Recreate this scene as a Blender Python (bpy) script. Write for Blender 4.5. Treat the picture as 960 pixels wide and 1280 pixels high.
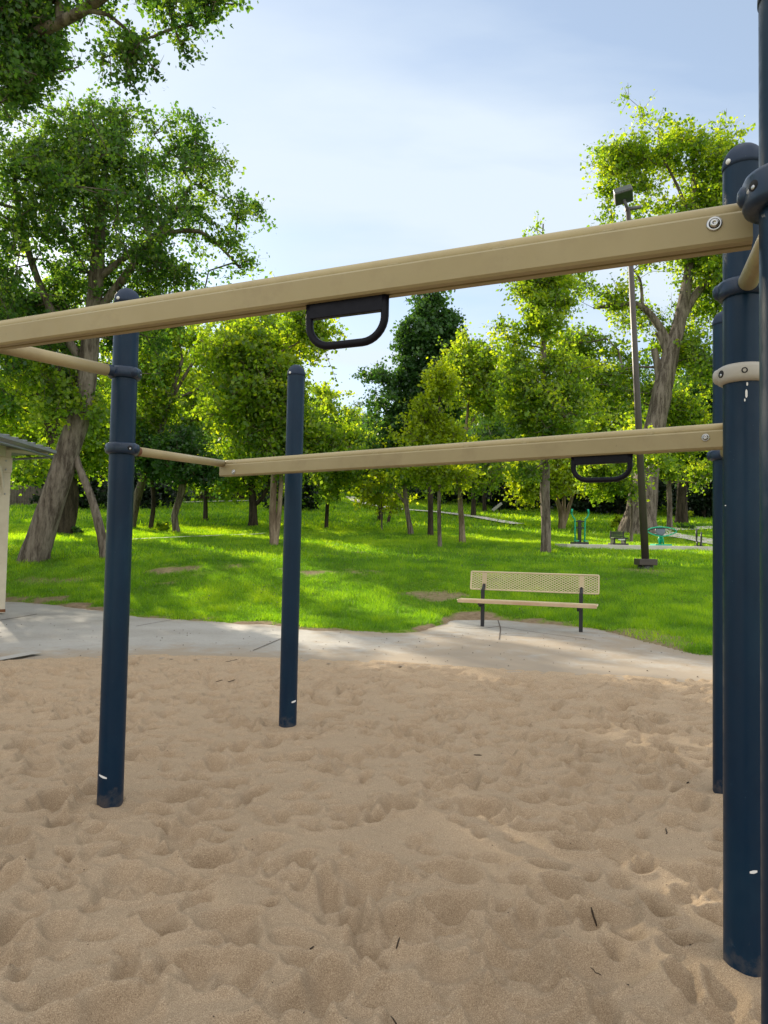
import bpy, math, random
import numpy as np
from mathutils import Vector, Matrix

for o in list(bpy.data.objects):
    bpy.data.objects.remove(o)
scene = bpy.context.scene
COL = scene.collection
PI = math.pi

# ------------------------------------------------------------------ camera
F_PX = 890.0
PITCH, ROLL = math.radians(2.38), math.radians(1.1)
CAM_Z = 1.36
fw = Vector((0, math.cos(PITCH), math.sin(PITCH)))
u0 = Vector((0, -math.sin(PITCH), math.cos(PITCH)))
r0 = Vector((1, 0, 0))
RT = r0 * math.cos(ROLL) + u0 * math.sin(ROLL)
UP = u0 * math.cos(ROLL) - r0 * math.sin(ROLL)
CAM = Vector((0, 0, CAM_Z))
cd = bpy.data.cameras.new("camera")
cam = bpy.data.objects.new("camera", cd)
COL.objects.link(cam)
cam.matrix_world = Matrix(((RT.x, UP.x, -fw.x, 0), (RT.y, UP.y, -fw.y, 0), (RT.z, UP.z, -fw.z, CAM_Z), (0, 0, 0, 1)))
cd.sensor_fit = 'VERTICAL'
cd.sensor_height = 24.0
cd.lens = F_PX / 1280 * 24.0
cd.clip_start = 0.05
cd.clip_end = 3000
scene.camera = cam

# ------------------------------------------------------------------ light
SUN_AZ, SUN_EL = math.radians(-33), math.radians(23)
sdir = Vector((math.sin(SUN_AZ) * math.cos(SUN_EL), math.cos(SUN_AZ) * math.cos(SUN_EL), math.sin(SUN_EL)))
sl = bpy.data.lights.new("sun", 'SUN')
sl.energy = 5.0
sl.angle = math.radians(0.6)
sl.color = (1.0, 0.88, 0.68)
so = bpy.data.objects.new("sun", sl)
COL.objects.link(so)
so.location = (-20, 30, 20)
so.rotation_mode = 'QUATERNION'
so.rotation_quaternion = sdir.to_track_quat('Z', 'Y')

world = bpy.data.worlds.new("World")
scene.world = world
world.use_nodes = True
wn, wl = world.node_tree.nodes, world.node_tree.links
wn.clear()
wo = wn.new('ShaderNodeOutputWorld')
bg = wn.new('ShaderNodeBackground')
sky = wn.new('ShaderNodeTexSky')
sky.sky_type = 'NISHITA'
sky.sun_disc = False
sky.sun_elevation = SUN_EL
sky.sun_rotation = SUN_AZ
sky.altitude = 300
sky.air_density = 1.0
sky.dust_density = 0.5
sky.ozone_density = 2.0
bg.inputs['Strength'].default_value = 0.12
# thin high cloud drawn out in streaks
tc = wn.new('ShaderNodeTexCoord')
sx = wn.new('ShaderNodeSeparateXYZ')
dv = wn.new('ShaderNodeMath'); dv.operation = 'ADD'; dv.inputs[1].default_value = 0.28
dx = wn.new('ShaderNodeMath'); dx.operation = 'DIVIDE'
dy = wn.new('ShaderNodeMath'); dy.operation = 'DIVIDE'
cb = wn.new('ShaderNodeCombineXYZ')
mp = wn.new('ShaderNodeMapping')
mp.inputs['Rotation'].default_value = (0, 0, math.radians(-50))
mp.inputs['Scale'].default_value = (0.55, 1.7, 1)
mp.inputs['Location'].default_value = (0.6, 2.3, 0)
nz = wn.new('ShaderNodeTexNoise')
nz.inputs['Scale'].default_value = 1.3
nz.inputs['Detail'].default_value = 7
nz.inputs['Roughness'].default_value = 0.5
nz.inputs['Distortion'].default_value = 0.2
rp = wn.new('ShaderNodeValToRGB')
rp.color_ramp.elements[0].position = 0.42
rp.color_ramp.elements[0].color = (0.40, 0.40, 0.40, 1)
rp.color_ramp.elements[1].position = 0.60
rp.color_ramp.elements[1].color = (1, 1, 1, 1)
mx = wn.new('ShaderNodeMix'); mx.data_type = 'RGBA'
mx.inputs['B'].default_value = (4.25, 4.8, 5.3, 1)
wl.new(tc.outputs['Generated'], sx.inputs[0])
wl.new(sx.outputs['Z'], dv.inputs[0])
wl.new(sx.outputs['X'], dx.inputs[0]); wl.new(dv.outputs[0], dx.inputs[1])
wl.new(sx.outputs['Y'], dy.inputs[0]); wl.new(dv.outputs[0], dy.inputs[1])
wl.new(dx.outputs[0], cb.inputs[0]); wl.new(dy.outputs[0], cb.inputs[1])
wl.new(cb.outputs[0], mp.inputs[0]); wl.new(mp.outputs[0], nz.inputs['Vector'])
wl.new(nz.outputs['Fac'], rp.inputs[0])
mulc = wn.new('ShaderNodeMath'); mulc.operation = 'MULTIPLY'; mulc.inputs[1].default_value = 0.92
wl.new(rp.outputs[0], mulc.inputs[0])
wl.new(mulc.outputs[0], mx.inputs['Factor'])
wl.new(sky.outputs[0], mx.inputs['A'])
# added fill light: unseen sky overhead and behind the camera is brightened
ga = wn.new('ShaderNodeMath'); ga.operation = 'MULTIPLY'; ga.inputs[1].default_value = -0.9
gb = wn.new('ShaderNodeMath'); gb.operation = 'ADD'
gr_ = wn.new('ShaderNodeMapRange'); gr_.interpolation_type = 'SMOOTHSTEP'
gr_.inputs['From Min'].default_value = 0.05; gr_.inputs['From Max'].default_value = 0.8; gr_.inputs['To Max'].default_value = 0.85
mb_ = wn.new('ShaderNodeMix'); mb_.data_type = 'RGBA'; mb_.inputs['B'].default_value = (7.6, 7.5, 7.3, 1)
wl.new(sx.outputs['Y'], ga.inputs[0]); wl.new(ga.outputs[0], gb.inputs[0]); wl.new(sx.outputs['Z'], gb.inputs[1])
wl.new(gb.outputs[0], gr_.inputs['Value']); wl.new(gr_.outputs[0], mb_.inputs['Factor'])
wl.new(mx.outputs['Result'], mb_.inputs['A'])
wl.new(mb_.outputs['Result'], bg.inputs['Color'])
wl.new(bg.outputs[0], wo.inputs['Surface'])

scene.view_settings.view_transform = 'Standard'
scene.view_settings.look = 'None'
scene.view_settings.gamma = 1.0
scene.view_settings.exposure = 0.72
scene.render.engine = 'CYCLES'
scene.cycles.max_bounces = 7
scene.cycles.diffuse_bounces = 4
scene.cycles.glossy_bounces = 2
scene.cycles.transmission_bounces = 5
scene.cycles.transparent_max_bounces = 4
scene.cycles.caustics_reflective = False
scene.cycles.caustics_refractive = False
scene.cycles.use_denoising = True
scene.cycles.sample_clamp_indirect = 8.0

# ------------------------------------------------------------------ numeric helpers
def vnoise(x, y, seed=0):
    rs = np.random.RandomState(seed)
    L = rs.rand(256, 256)
    xi = np.floor(x).astype(int); yi = np.floor(y).astype(int)
    fx = x - xi; fy = y - yi
    fx = fx * fx * (3 - 2 * fx); fy = fy * fy * (3 - 2 * fy)
    a = L[xi % 256, yi % 256]; b = L[(xi + 1) % 256, yi % 256]
    c = L[xi % 256, (yi + 1) % 256]; d = L[(xi + 1) % 256, (yi + 1) % 256]
    return (a * (1 - fx) + b * fx) * (1 - fy) + (c * (1 - fx) + d * fx) * fy - 0.5

def fbm(x, y, seed=0, octv=4, gain=0.5):
    s = 0; a = 1.0
    for i in range(octv):
        s = s + a * vnoise(x * 2 ** i + 17.3 * i, y * 2 ** i + 5.1 * i, seed + i)
        a *= gain
    return s

def sstep(a, b, t):
    t = np.clip((t - a) / (b - a), 0, 1)
    return t * t * (3 - 2 * t)

PY = [0, 9, 10.5, 14, 18, 25, 33, 40, 50, 60, 80, 100, 150, 400, 900]
PZ = [0, 0, .05, .40, .76, 1.12, 1.5, 2.1, 3.0, 3.95, 6.3, 8.2, 11, 16, 20]
EX = [-40, -12, -8, -5.9, -3.75, -2.1, -1.2, 0, .6, 1.05, 1.25, 2.0, 2.6, 3.5, 3.75, 4.0, 4.5, 6, 10, 40]
EY = [19, 16, 14.8, 13.6, 11.9, 11.4, 10.9, 10.5, 10.9, 12.0, 12.9, 12.9, 12.3, 11.7, 10.1, 9.0, 8.6, 8.0, 7, 5]
SX = [-40, -12, -8, -4.1, -2.65, 0, 1.9, 3.4, 6, 12, 40]
SY = [7.0, 7.2, 7.3, 7.75, 8.35, 8.2, 7.75, 7.4, 6.8, 5.6, 3]
# smooth profile
_py = np.linspace(0, 900, 3601)
_pz = np.interp(_py, PY, PZ)
_k = np.hanning(13); _k /= _k.sum()
_pzs = np.convolve(np.pad(_pz, 6, mode='edge'), _k, mode='valid')
ZX = [-40, -12, -6, -2, 1, 3.2, 5, 10, 40]
ZY = [18, 15.5, 13.0, 11.3, 11.0, 11.6, 9.0, 7.5, 5]
def edge_y(x):
    return np.interp(x, EX, EY)
def sand_y(x):
    return np.interp(x, SX, SY)
def terr(x, y):
    x = np.asarray(x, float); y = np.asarray(y, float)
    d = y - edge_y(x)
    z = np.interp(y, _py, _pzs) * sstep(-0.3, 6.5, y - np.interp(x, ZX, ZY))
    z = z + 0.03 * vnoise(x / 6 + 3, y / 6, 5) * sstep(1, 8, d) + 0.5 * vnoise(x / 22 + 9, y / 22, 6) * sstep(25, 60, y)
    n = fbm(x * 2.2, y * 2.2, 11, 3)
    z = z - 0.06 + 0.085 * sstep(-0.16, 0.2, d + 0.35 * n) + 0.02 * fbm(x * 1.5, y * 1.5, 15, 3) * sstep(0, 1, d)
    return z

def ray(px, py):
    return fw + RT * ((px - 480) / F_PX) - UP * ((py - 640) / F_PX)
def at(px, py, Y):
    d = ray(px, py)
    return CAM + d * (Y / d.y)
def hit(px, py):
    d = ray(px, py)
    ys = np.concatenate([np.arange(5, 60, .05), np.arange(60, 300, .5)])
    X = d.x / d.y * ys; Z = CAM_Z + d.z / d.y * ys
    T = terr(X, ys)
    k = np.where(Z <= T)[0]
    k = k[0] if len(k) else len(ys) - 1
    return Vector((X[k], ys[k], float(T[k])))
def wz(px, py, Y, w):   # pixel length -> metres at depth
    return w * Y / F_PX

# ------------------------------------------------------------------ mesh helpers
def np_mesh(name, V, F, mat, attr=None, smooth=False):
    me = bpy.data.meshes.new(name)
    V = np.asarray(V, np.float32); F = np.asarray(F, np.int32)
    k = F.shape[1]
    me.vertices.add(len(V)); me.vertices.foreach_set('co', V.ravel())
    me.loops.add(F.size); me.loops.foreach_set('vertex_index', F.ravel())
    me.polygons.add(len(F)); me.polygons.foreach_set('loop_start', np.arange(0, F.size, k, dtype=np.int32))
    try:
        me.polygons.foreach_set('loop_total', np.full(len(F), k, dtype=np.int32))
    except Exception:
        pass
    me.update(calc_edges=True)
    me.polygons.foreach_set('use_smooth', np.full(len(F), smooth, dtype=bool))
    if attr:
        for an, (dom, vals) in attr.items():
            a = me.attributes.new(an, 'FLOAT', dom)
            a.data.foreach_set('value', np.asarray(vals, np.float32))
    me.materials.append(mat)
    return me

def origin_of(p):
    v = Vector((0, 0, 0))
    while p is not None:
        v += p.location; p = p.parent
    return v

def link(name, me, parent=None):
    o = bpy.data.objects.new(name, me)
    COL.objects.link(o)
    if parent is not None:
        me.transform(Matrix.Translation(-origin_of(parent)))
        o.parent = parent
    return o

def tag(o, label=None, cat=None, group=None, kind=None):
    if label: o['label'] = label
    if cat: o['category'] = cat
    if group: o['group'] = group
    if kind: o['kind'] = kind
    return o

def empty(name, loc, label, cat, group=None):
    o = bpy.data.objects.new(name, None)
    o.empty_display_size = 0.2
    o.location = loc
    COL.objects.link(o)
    return tag(o, label, cat, group)

class MB:
    def __init__(s):
        s.v = []; s.f = []; s.sm = []
    def add(s, vs, fs, smooth=False):
        b = len(s.v)
        s.v += [tuple(v) for v in vs]
        for f in fs:
            s.f.append([b + i for i in f]); s.sm.append(smooth)
        return s
    def box(s, c, size, R=None, ch=0.0):
        c = Vector(c); hx, hy, hz = [k / 2 for k in size]
        if ch <= 0:
            vs = [Vector((x, y, z)) for x in (-hx, hx) for y in (-hy, hy) for z in (-hz, hz)]
            fs = [(0, 1, 3, 2), (4, 6, 7, 5), (0, 4, 5, 1), (2, 3, 7, 6), (0, 2, 6, 4), (1, 5, 7, 3)]
        else:
            import bmesh
            bm = bmesh.new(); bmesh.ops.create_cube(bm, size=1)
            for v in bm.verts: v.co = Vector((v.co.x * 2 * hx, v.co.y * 2 * hy, v.co.z * 2 * hz))
            bmesh.ops.bevel(bm, geom=bm.edges[:], offset=ch, segments=2, affect='EDGES', profile=0.6)
            bm.verts.index_update()
            vs = [v.co.copy() for v in bm.verts]; fs = [[v.index for v in f.verts] for f in bm.faces]
            bm.free()
        if R is not None: vs = [R @ v for v in vs]
        return s.add([v + c for v in vs], fs)
    def tube(s, pts, r, n=10, cap=True, closed=False):
        pts = [Vector(p) for p in pts]
        N = len(pts)
        rs = r if isinstance(r, (list, tuple)) else [r] * N
        vs = []; pu = None
        for i, p in enumerate(pts):
            if closed:
                t = pts[(i + 1) % N] - pts[i - 1]
            else:
                t = pts[min(i + 1, N - 1)] - pts[max(i - 1, 0)]
            t.normalize()
            if pu is None:
                a = Vector((0, 0, 1)) if abs(t.z) < .9 else Vector((1, 0, 0))
                u = t.cross(a).normalized()
            else:
                u = (pu - t * pu.dot(t)).normalized()
            pu = u; w = t.cross(u)
            for k in range(n):
                an = 2 * PI * k / n
                vs.append(p + (u * math.cos(an) + w * math.sin(an)) * rs[i])
        fs = []
        for i in range(N if closed else N - 1):
            j = (i + 1) % N
            for k in range(n):
                k2 = (k + 1) % n
                fs.append((i * n + k, i * n + k2, j * n + k2, j * n + k))
        s.add(vs, fs, True)
        if cap and not closed:
            b = len(s.v) - len(vs)
            s.f.append([b + k for k in range(n)][::-1]); s.sm.append(False)
            s.f.append([b + (N - 1) * n + k for k in range(n)]); s.sm.append(False)
        return s
    def lathe(s, prof, o=(0, 0, 0), axis=(0, 0, 1), n=28, smooth=True):
        o = Vector(o); q = Vector((0, 0, 1)).rotation_difference(Vector(axis).normalized())
        vs = []
        for (r, z) in prof:
            for k in range(n):
                an = 2 * PI * k / n
                vs.append(o + q @ Vector((r * math.cos(an), r * math.sin(an), z)))
        fs = []
        for i in range(len(prof) - 1):
            for k in range(n):
                k2 = (k + 1) % n
                fs.append((i * n + k, i * n + k2, (i + 1) * n + k2, (i + 1) * n + k))
        return s.add(vs, fs, smooth)
    def prism(s, poly, origin, ux, uy, uz, L):
        # 2D outline (a,b) in ux/uy, swept from origin along uz by L
        n = len(poly)
        vs = [origin + ux * a + uy * b for a, b in poly] + [origin + ux * a + uy * b + uz * L for a, b in poly]
        fs = [(i, (i + 1) % n, n + (i + 1) % n, n + i) for i in range(n)] + [list(range(n))[::-1], list(range(n, 2 * n))]
        return s.add(vs, fs)
    def build(s, name, mat, parent=None):
        me = bpy.data.meshes.new(name)
        me.from_pydata(s.v, [], s.f)
        me.polygons.foreach_set('use_smooth', s.sm)
        me.update()
        import bmesh
        bm = bmesh.new(); bm.from_mesh(me); bmesh.ops.recalc_face_normals(bm, faces=bm.faces); bm.to_mesh(me); bm.free()
        me.materials.append(mat)
        return link(name, me, parent)

# ------------------------------------------------------------------ materials
def nodes_mat(name):
    m = bpy.data.materials.new(name); m.use_nodes = True
    nt = m.node_tree; nt.nodes.clear()
    out = nt.nodes.new('ShaderNodeOutputMaterial')
    return m, nt, out

def noise_node(nt, scale, detail=4, rough=.5, vec=None, coord='Object', mapscale=None):
    t = nt.nodes.new('ShaderNodeTexNoise')
    t.inputs['Scale'].default_value = scale; t.inputs['Detail'].default_value = detail
    t.inputs['Roughness'].default_value = rough
    c = nt.nodes.new('ShaderNodeTexCoord')
    src = c.outputs[coord]
    if mapscale:
        mpn = nt.nodes.new('ShaderNodeMapping'); mpn.inputs['Scale'].default_value = mapscale
        nt.links.new(src, mpn.inputs[0]); src = mpn.outputs[0]
    nt.links.new(src, t.inputs['Vector'])
    return t

def ramp(nt, src, stops):
    r = nt.nodes.new('ShaderNodeValToRGB')
    e = r.color_ramp.elements
    while len(e) < len(stops): e.new(0.5)
    for el, (p, c) in zip(e, stops):
        el.position = p; el.color = (c[0], c[1], c[2], 1) if isinstance(c, (tuple, list)) else (c, c, c, 1)
    nt.links.new(src, r.inputs[0])
    return r

def mixc(nt, fac, a, b, mode='MIX'):
    m = nt.nodes.new('ShaderNodeMix'); m.data_type = 'RGBA'; m.blend_type = mode
    for key, v in (('Factor', fac), ('A', a), ('B', b)):
        if hasattr(v, 'is_linked') or hasattr(v, 'links'):
            nt.links.new(v, m.inputs[key])
        elif key == 'Factor':
            m.inputs[key].default_value = v
        else:
            m.inputs[key].default_value = (*v, 1)
    return m.outputs['Result']

def paint(name, col, col2=None, rough=.45, spec=.5, metal=0, nscale=30, coat=0, bump=.05, scratch=None):
    m, nt, out = nodes_mat(name)
    b = nt.nodes.new('ShaderNodeBsdfPrincipled')
    nt.links.new(b.outputs[0], out.inputs[0])
    n1 = noise_node(nt, 2.5, 5, .6)
    c2 = col2 or tuple(c * .75 for c in col)
    r = ramp(nt, n1.outputs['Fac'], [(.3, c2), (.7, col)])
    c = r.outputs[0]
    n2 = noise_node(nt, nscale, 3, .6)
    if scratch:
        n3 = noise_node(nt, 9, 6, .7, mapscale=(1, 1, .18))
        rr = ramp(nt, n3.outputs['Fac'], [(.70, 0.0), (.76, 1.0)])
        c = mixc(nt, rr.outputs[0], c, scratch)
        n4 = noise_node(nt, 60, 3, .6)
        rr2 = ramp(nt, n4.outputs['Fac'], [(.71, 0.0), (.75, .6)])
        c = mixc(nt, rr2.outputs[0], c, scratch)
    if name == 'navy_post_paint':   # sand dust clinging to the foot of each post
        tcn = nt.nodes.new('ShaderNodeTexCoord'); sz = nt.nodes.new('ShaderNodeSeparateXYZ'); nt.links.new(tcn.outputs['Object'], sz.inputs[0])
        nd = noise_node(nt, 22, 5, .7)
        ma = nt.nodes.new('ShaderNodeMath'); ma.operation = 'MULTIPLY_ADD'; ma.inputs[1].default_value = -.5
        nt.links.new(nd.outputs['Fac'], ma.inputs[0]); nt.links.new(sz.outputs['Z'], ma.inputs[2])
        mr = nt.nodes.new('ShaderNodeMapRange'); mr.inputs['From Min'].default_value = -.27; mr.inputs['From Max'].default_value = -.16
        mr.inputs['To Min'].default_value = .18; mr.inputs['To Max'].default_value = 0
        nt.links.new(ma.outputs[0], mr.inputs['Value'])
        c = mixc(nt, mr.outputs[0], c, (.30, .22, .14))
        ns = noise_node(nt, 5, 5, .65, mapscale=(1, 1, .25))
        c = mixc(nt, ramp(nt, ns.outputs['Fac'], [(.5, 0.0), (.75, .35)]).outputs[0], c, (.012, .045, .075))
    if name in ('tan_beam_paint', 'tan_pipe_paint'):   # hand grime and scuffs
        ns = noise_node(nt, 3.2, 7, .7)
        c = mixc(nt, ramp(nt, ns.outputs['Fac'], [(.52, 0.0), (.72, .45)]).outputs[0], c, (.20, .15, .085))
        ns = noise_node(nt, 45, 3, .7)
        c = mixc(nt, ramp(nt, ns.outputs['Fac'], [(.70, 0.0), (.76, .6)]).outputs[0], c, (.13, .10, .06))
    nt.links.new(c, b.inputs['Base Color'])
    rr = ramp(nt, n2.outputs['Fac'], [(.3, max(0, rough - .08)), (.7, min(1, rough + .1))])
    nt.links.new(rr.outputs[0], b.inputs['Roughness'])
    b.inputs['Metallic'].default_value = metal
    b.inputs['Specular IOR Level'].default_value = spec
    b.inputs['Coat Weight'].default_value = coat
    b.inputs['Coat Roughness'].default_value = .15
    if bump:
        bp = nt.nodes.new('ShaderNodeBump'); bp.inputs['Strength'].default_value = bump; bp.inputs['Distance'].default_value = .002
        nt.links.new(n2.outputs['Fac'], bp.inputs['Height']); nt.links.new(bp.outputs[0], b.inputs['Normal'])
    return m

def leaf_mat(name, dark, mid, light, trans=.5, tboost=1.6):
    m, nt, out = nodes_mat(name)
    a = nt.nodes.new('ShaderNodeAttribute'); a.attribute_name = 'tint'
    r = ramp(nt, a.outputs['Fac'], [(0, dark), (.5, mid), (1, light)])
    d = nt.nodes.new('ShaderNodeBsdfDiffuse'); nt.links.new(r.outputs[0], d.inputs[0])
    t = nt.nodes.new('ShaderNodeBsdfTranslucent')
    tm = mixc(nt, 1.0, r.outputs[0], (tboost * 1.15, tboost, tboost * .35), 'MULTIPLY')
    nt.links.new(tm, t.inputs[0])
    s = nt.nodes.new('ShaderNodeMixShader'); s.inputs[0].default_value = trans
    nt.links.new(d.outputs[0], s.inputs[1]); nt.links.new(t.outputs[0], s.inputs[2])
    g = nt.nodes.new('ShaderNodeBsdfGlossy'); g.inputs['Roughness'].default_value = .45
    s2 = nt.nodes.new('ShaderNodeMixShader'); s2.inputs[0].default_value = .035
    nt.links.new(s.outputs[0], s2.inputs[1]); nt.links.new(g.outputs[0], s2.inputs[2])
    nt.links.new(s2.outputs[0], out.inputs[0])
    return m

def bark_mat(name, c1, c2, sc=6):
    m, nt, out = nodes_mat(name)
    b = nt.nodes.new('ShaderNodeBsdfPrincipled'); b.inputs['Roughness'].default_value = .9
    b.inputs['Specular IOR Level'].default_value = .15
    n = noise_node(nt, sc, 7, .65, mapscale=(1, 1, .16))
    n2 = noise_node(nt, sc * 5, 4, .6, mapscale=(1, 1, .3))
    r = ramp(nt, n.outputs['Fac'], [(.42, c1), (.58, c2)])
    c = mixc(nt, .35, r.outputs[0], ramp(nt, n2.outputs['Fac'], [(.35, c1), (.7, c2)]).outputs[0])
    nt.links.new(c, b.inputs['Base Color'])
    bp = nt.nodes.new('ShaderNodeBump'); bp.inputs['Strength'].default_value = .9; bp.inputs['Distance'].default_value = .05
    nt.links.new(n.outputs['Fac'], bp.inputs['Height']); nt.links.new(bp.outputs[0], b.inputs['Normal'])
    nt.links.new(b.outputs[0], out.inputs[0])
    return m

M = {}
M['post'] = paint('navy_post_paint', (.0022, .021, .049), (.0015, .014, .036), rough=.36, spec=.24, coat=.0, scratch=(.03, .06, .10), bump=.03)
M['cap'] = paint('faded_cap_plastic', (.022, .038, .075), (.010, .024, .055), rough=.55, spec=.3, scratch=(.10, .12, .15))
M['clamp'] = paint('navy_clamp_paint', (.006, .024, .058), (.004, .017, .042), rough=.35, spec=.4, coat=.1, scratch=(.06, .08, .11), nscale=60)
M['tanclamp'] = paint('tan_clamp_paint', (.46, .43, .38), (.38, .355, .31), rough=.45)
M['tan'] = paint('tan_beam_paint', (.345, .285, .158), (.30, .245, .132), rough=.5, spec=.3, nscale=14, bump=.02)
M['tanpipe'] = paint('tan_pipe_paint', (.41, .335, .18), (.355, .285, .15), rough=.42, spec=.4, nscale=20)
M['handle'] = paint('black_handle_vinyl', (.006, .006, .013), (.003, .003, .007), rough=.42, spec=.16)
M['steel'] = paint('bolt_steel', (.55, .55, .55), rough=.3, metal=1, bump=0)
M['hole'] = paint('recess_shade', (.008, .008, .01), rough=.8, bump=0)  # near-black colour stands in for the shade inside small recesses
M['rust'] = paint('rust', (.22, .085, .03), (.10, .04, .02), rough=.8)
M['whitepaint'] = paint('white_paint', (.80, .80, .80), (.7, .7, .7), rough=.6)
M['benchtan'] = paint('bench_tan_plastisol', (.62, .52, .33), (.54, .44, .27), rough=.5)
M['benchseat'] = paint('bench_seat_worn', (.55, .42, .27), (.42, .26, .15), rough=.6, nscale=12)
M['black'] = paint('black_steel', (.012, .013, .018), rough=.4)
M['bronze'] = paint('bronze_pole_paint', (.070, .055, .050), (.048, .038, .036), rough=.5)
M['lampgrey'] = paint('lamp_housing', (.11, .105, .12), rough=.45)
M['glass'] = paint('lamp_glass', (.05, .07, .06), rough=.12)
M['green'] = paint('green_gym_paint', (.0, .42, .24), (.0, .34, .19), rough=.4)
M['greydisk'] = paint('grey_plastic', (.16, .19, .25), rough=.5)
M['shelter'] = paint('cream_post_paint', (.66, .60, .46), (.52, .46, .34), rough=.6, scratch=(.30, .22, .15), nscale=16)
M['roof'] = paint('grey_roof_metal', (.24, .25, .27), (.17, .18, .20), rough=.5, nscale=8)
M['wood'] = paint('weathered_boards', (.20, .17, .14), (.10, .085, .07), rough=.85)
M['plank'] = paint('pale_board', (.55, .53, .48), rough=.7)
M['brick'] = paint('dark_red_block', (.10, .055, .045), (.06, .035, .03), rough=.9)
M['twig'] = paint('dry_twig', (.05, .032, .02), (.03, .02, .012), rough=.9)
M['pebble'] = paint('dark_debris', (.09, .06, .04), rough=.9)

M['leafA'] = leaf_mat('cottonwood_leaf', (.026, .085, .020), (.068, .165, .030), (.165, .270, .040), .60, 2.0)
M['leafB'] = leaf_mat('bright_leaf', (.055, .130, .014), (.155, .275, .018), (.310, .400, .024), .62, 2.0)
M['leafY'] = leaf_mat('yellow_green_leaf', (.130, .215, .010), (.235, .335, .012), (.350, .440, .018), .55, 2.0)
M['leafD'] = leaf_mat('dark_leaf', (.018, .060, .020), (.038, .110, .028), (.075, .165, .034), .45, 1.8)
M['leafG'] = leaf_mat('pale_leaf', (.060, .110, .040), (.090, .150, .050), (.120, .180, .060), .5, 1.6)
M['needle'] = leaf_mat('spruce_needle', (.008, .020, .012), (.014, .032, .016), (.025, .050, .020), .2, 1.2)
M['bark'] = bark_mat('grey_furrowed_bark', (.055, .042, .033), (.25, .21, .175), 6)
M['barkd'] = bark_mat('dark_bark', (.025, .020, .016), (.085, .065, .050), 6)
M['barkp'] = bark_mat('pale_flaky_bark', (.12, .08, .055), (.36, .28, .21), 4)

# sand
m, nt, out = nodes_mat('play_sand')
b = nt.nodes.new('ShaderNodeBsdfPrincipled'); b.inputs['Roughness'].default_value = .95; b.inputs['Specular IOR Level'].default_value = .15
g1 = noise_node(nt, 300, 3, .8); g2 = noise_node(nt, 1.2, 5, .6); g3 = noise_node(nt, 90, 4, .7); g4 = noise_node(nt, 420, 2, .6)
base = ramp(nt, g2.outputs['Fac'], [(.3, (.385, .275, .172)), (.7, (.465, .340, .220))]).outputs[0]
c = mixc(nt, .75, base, ramp(nt, g1.outputs['Fac'], [(.30, (.14, .10, .065)), (.5, (.42, .31, .205)), (.72, (.78, .64, .46))]).outputs[0])
sp = ramp(nt, g4.outputs['Fac'], [(.30, 1.0), (.36, 0.0)])
c = mixc(nt, sp.outputs[0], c, (.13, .08, .055))
nt.links.new(c, b.inputs['Base Color'])
bp = nt.nodes.new('ShaderNodeBump'); bp.inputs['Strength'].default_value = .55; bp.inputs['Distance'].default_value = .006
bp2 = nt.nodes.new('ShaderNodeBump'); bp2.inputs['Strength'].default_value = .75; bp2.inputs['Distance'].default_value = .022
g5 = noise_node(nt, 26, 8, .72)
nt.links.new(g1.outputs['Fac'], bp.inputs['Height']); nt.links.new(g5.outputs['Fac'], bp2.inputs['Height'])
nt.links.new(bp2.outputs[0], bp.inputs['Normal'])
nt.links.new(bp.outputs[0], b.inputs['Normal']); nt.links.new(b.outputs[0], out.inputs[0])
M['sand'] = m

# concrete with drifted sand
m, nt, out = nodes_mat('old_concrete')
b = nt.nodes.new('ShaderNodeBsdfPrincipled'); b.inputs['Roughness'].default_value = .85; b.inputs['Specular IOR Level'].default_value = .3
n1 = noise_node(nt, .8, 6, .65); n2 = noise_node(nt, 25, 5, .7); n3 = noise_node(nt, 3.0, 7, .7)
base = ramp(nt, n1.outputs['Fac'], [(.3, (.28, .262, .232)), (.6, (.395, .382, .355)), (.8, (.34, .315, .275))]).outputs[0]
c = mixc(nt, .25, base, ramp(nt, n2.outputs['Fac'], [(.3, (.24, .22, .20)), (.7, (.52, .49, .45))]).outputs[0])
at_ = nt.nodes.new('ShaderNodeAttribute'); at_.attribute_name = 'dust'
ad = nt.nodes.new('ShaderNodeMath'); ad.operation = 'ADD'
nt.links.new(at_.outputs['Fac'], ad.inputs[0])
sb = nt.nodes.new('ShaderNodeMath'); sb.operation = 'MULTIPLY_ADD'; sb.inputs[1].default_value = 1.6; sb.inputs[2].default_value = -.8
nt.links.new(n3.outputs['Fac'], sb.inputs[0]); nt.links.new(sb.outputs[0], ad.inputs[1])
dm = ramp(nt, ad.outputs[0], [(.25, 0.0), (.75, .9)])
c = mixc(nt, dm.outputs[0], c, (.31, .25, .185))
nt.links.new(c, b.inputs['Base Color'])
bp = nt.nodes.new('ShaderNodeBump'); bp.inputs['Strength'].default_value = .4; bp.inputs['Distance'].default_value = .01
nt.links.new(n2.outputs['Fac'], bp.inputs['Height']); nt.links.new(bp.outputs[0], b.inputs['Normal'])
nt.links.new(b.outputs[0], out.inputs[0])
M['concrete'] = m

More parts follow.
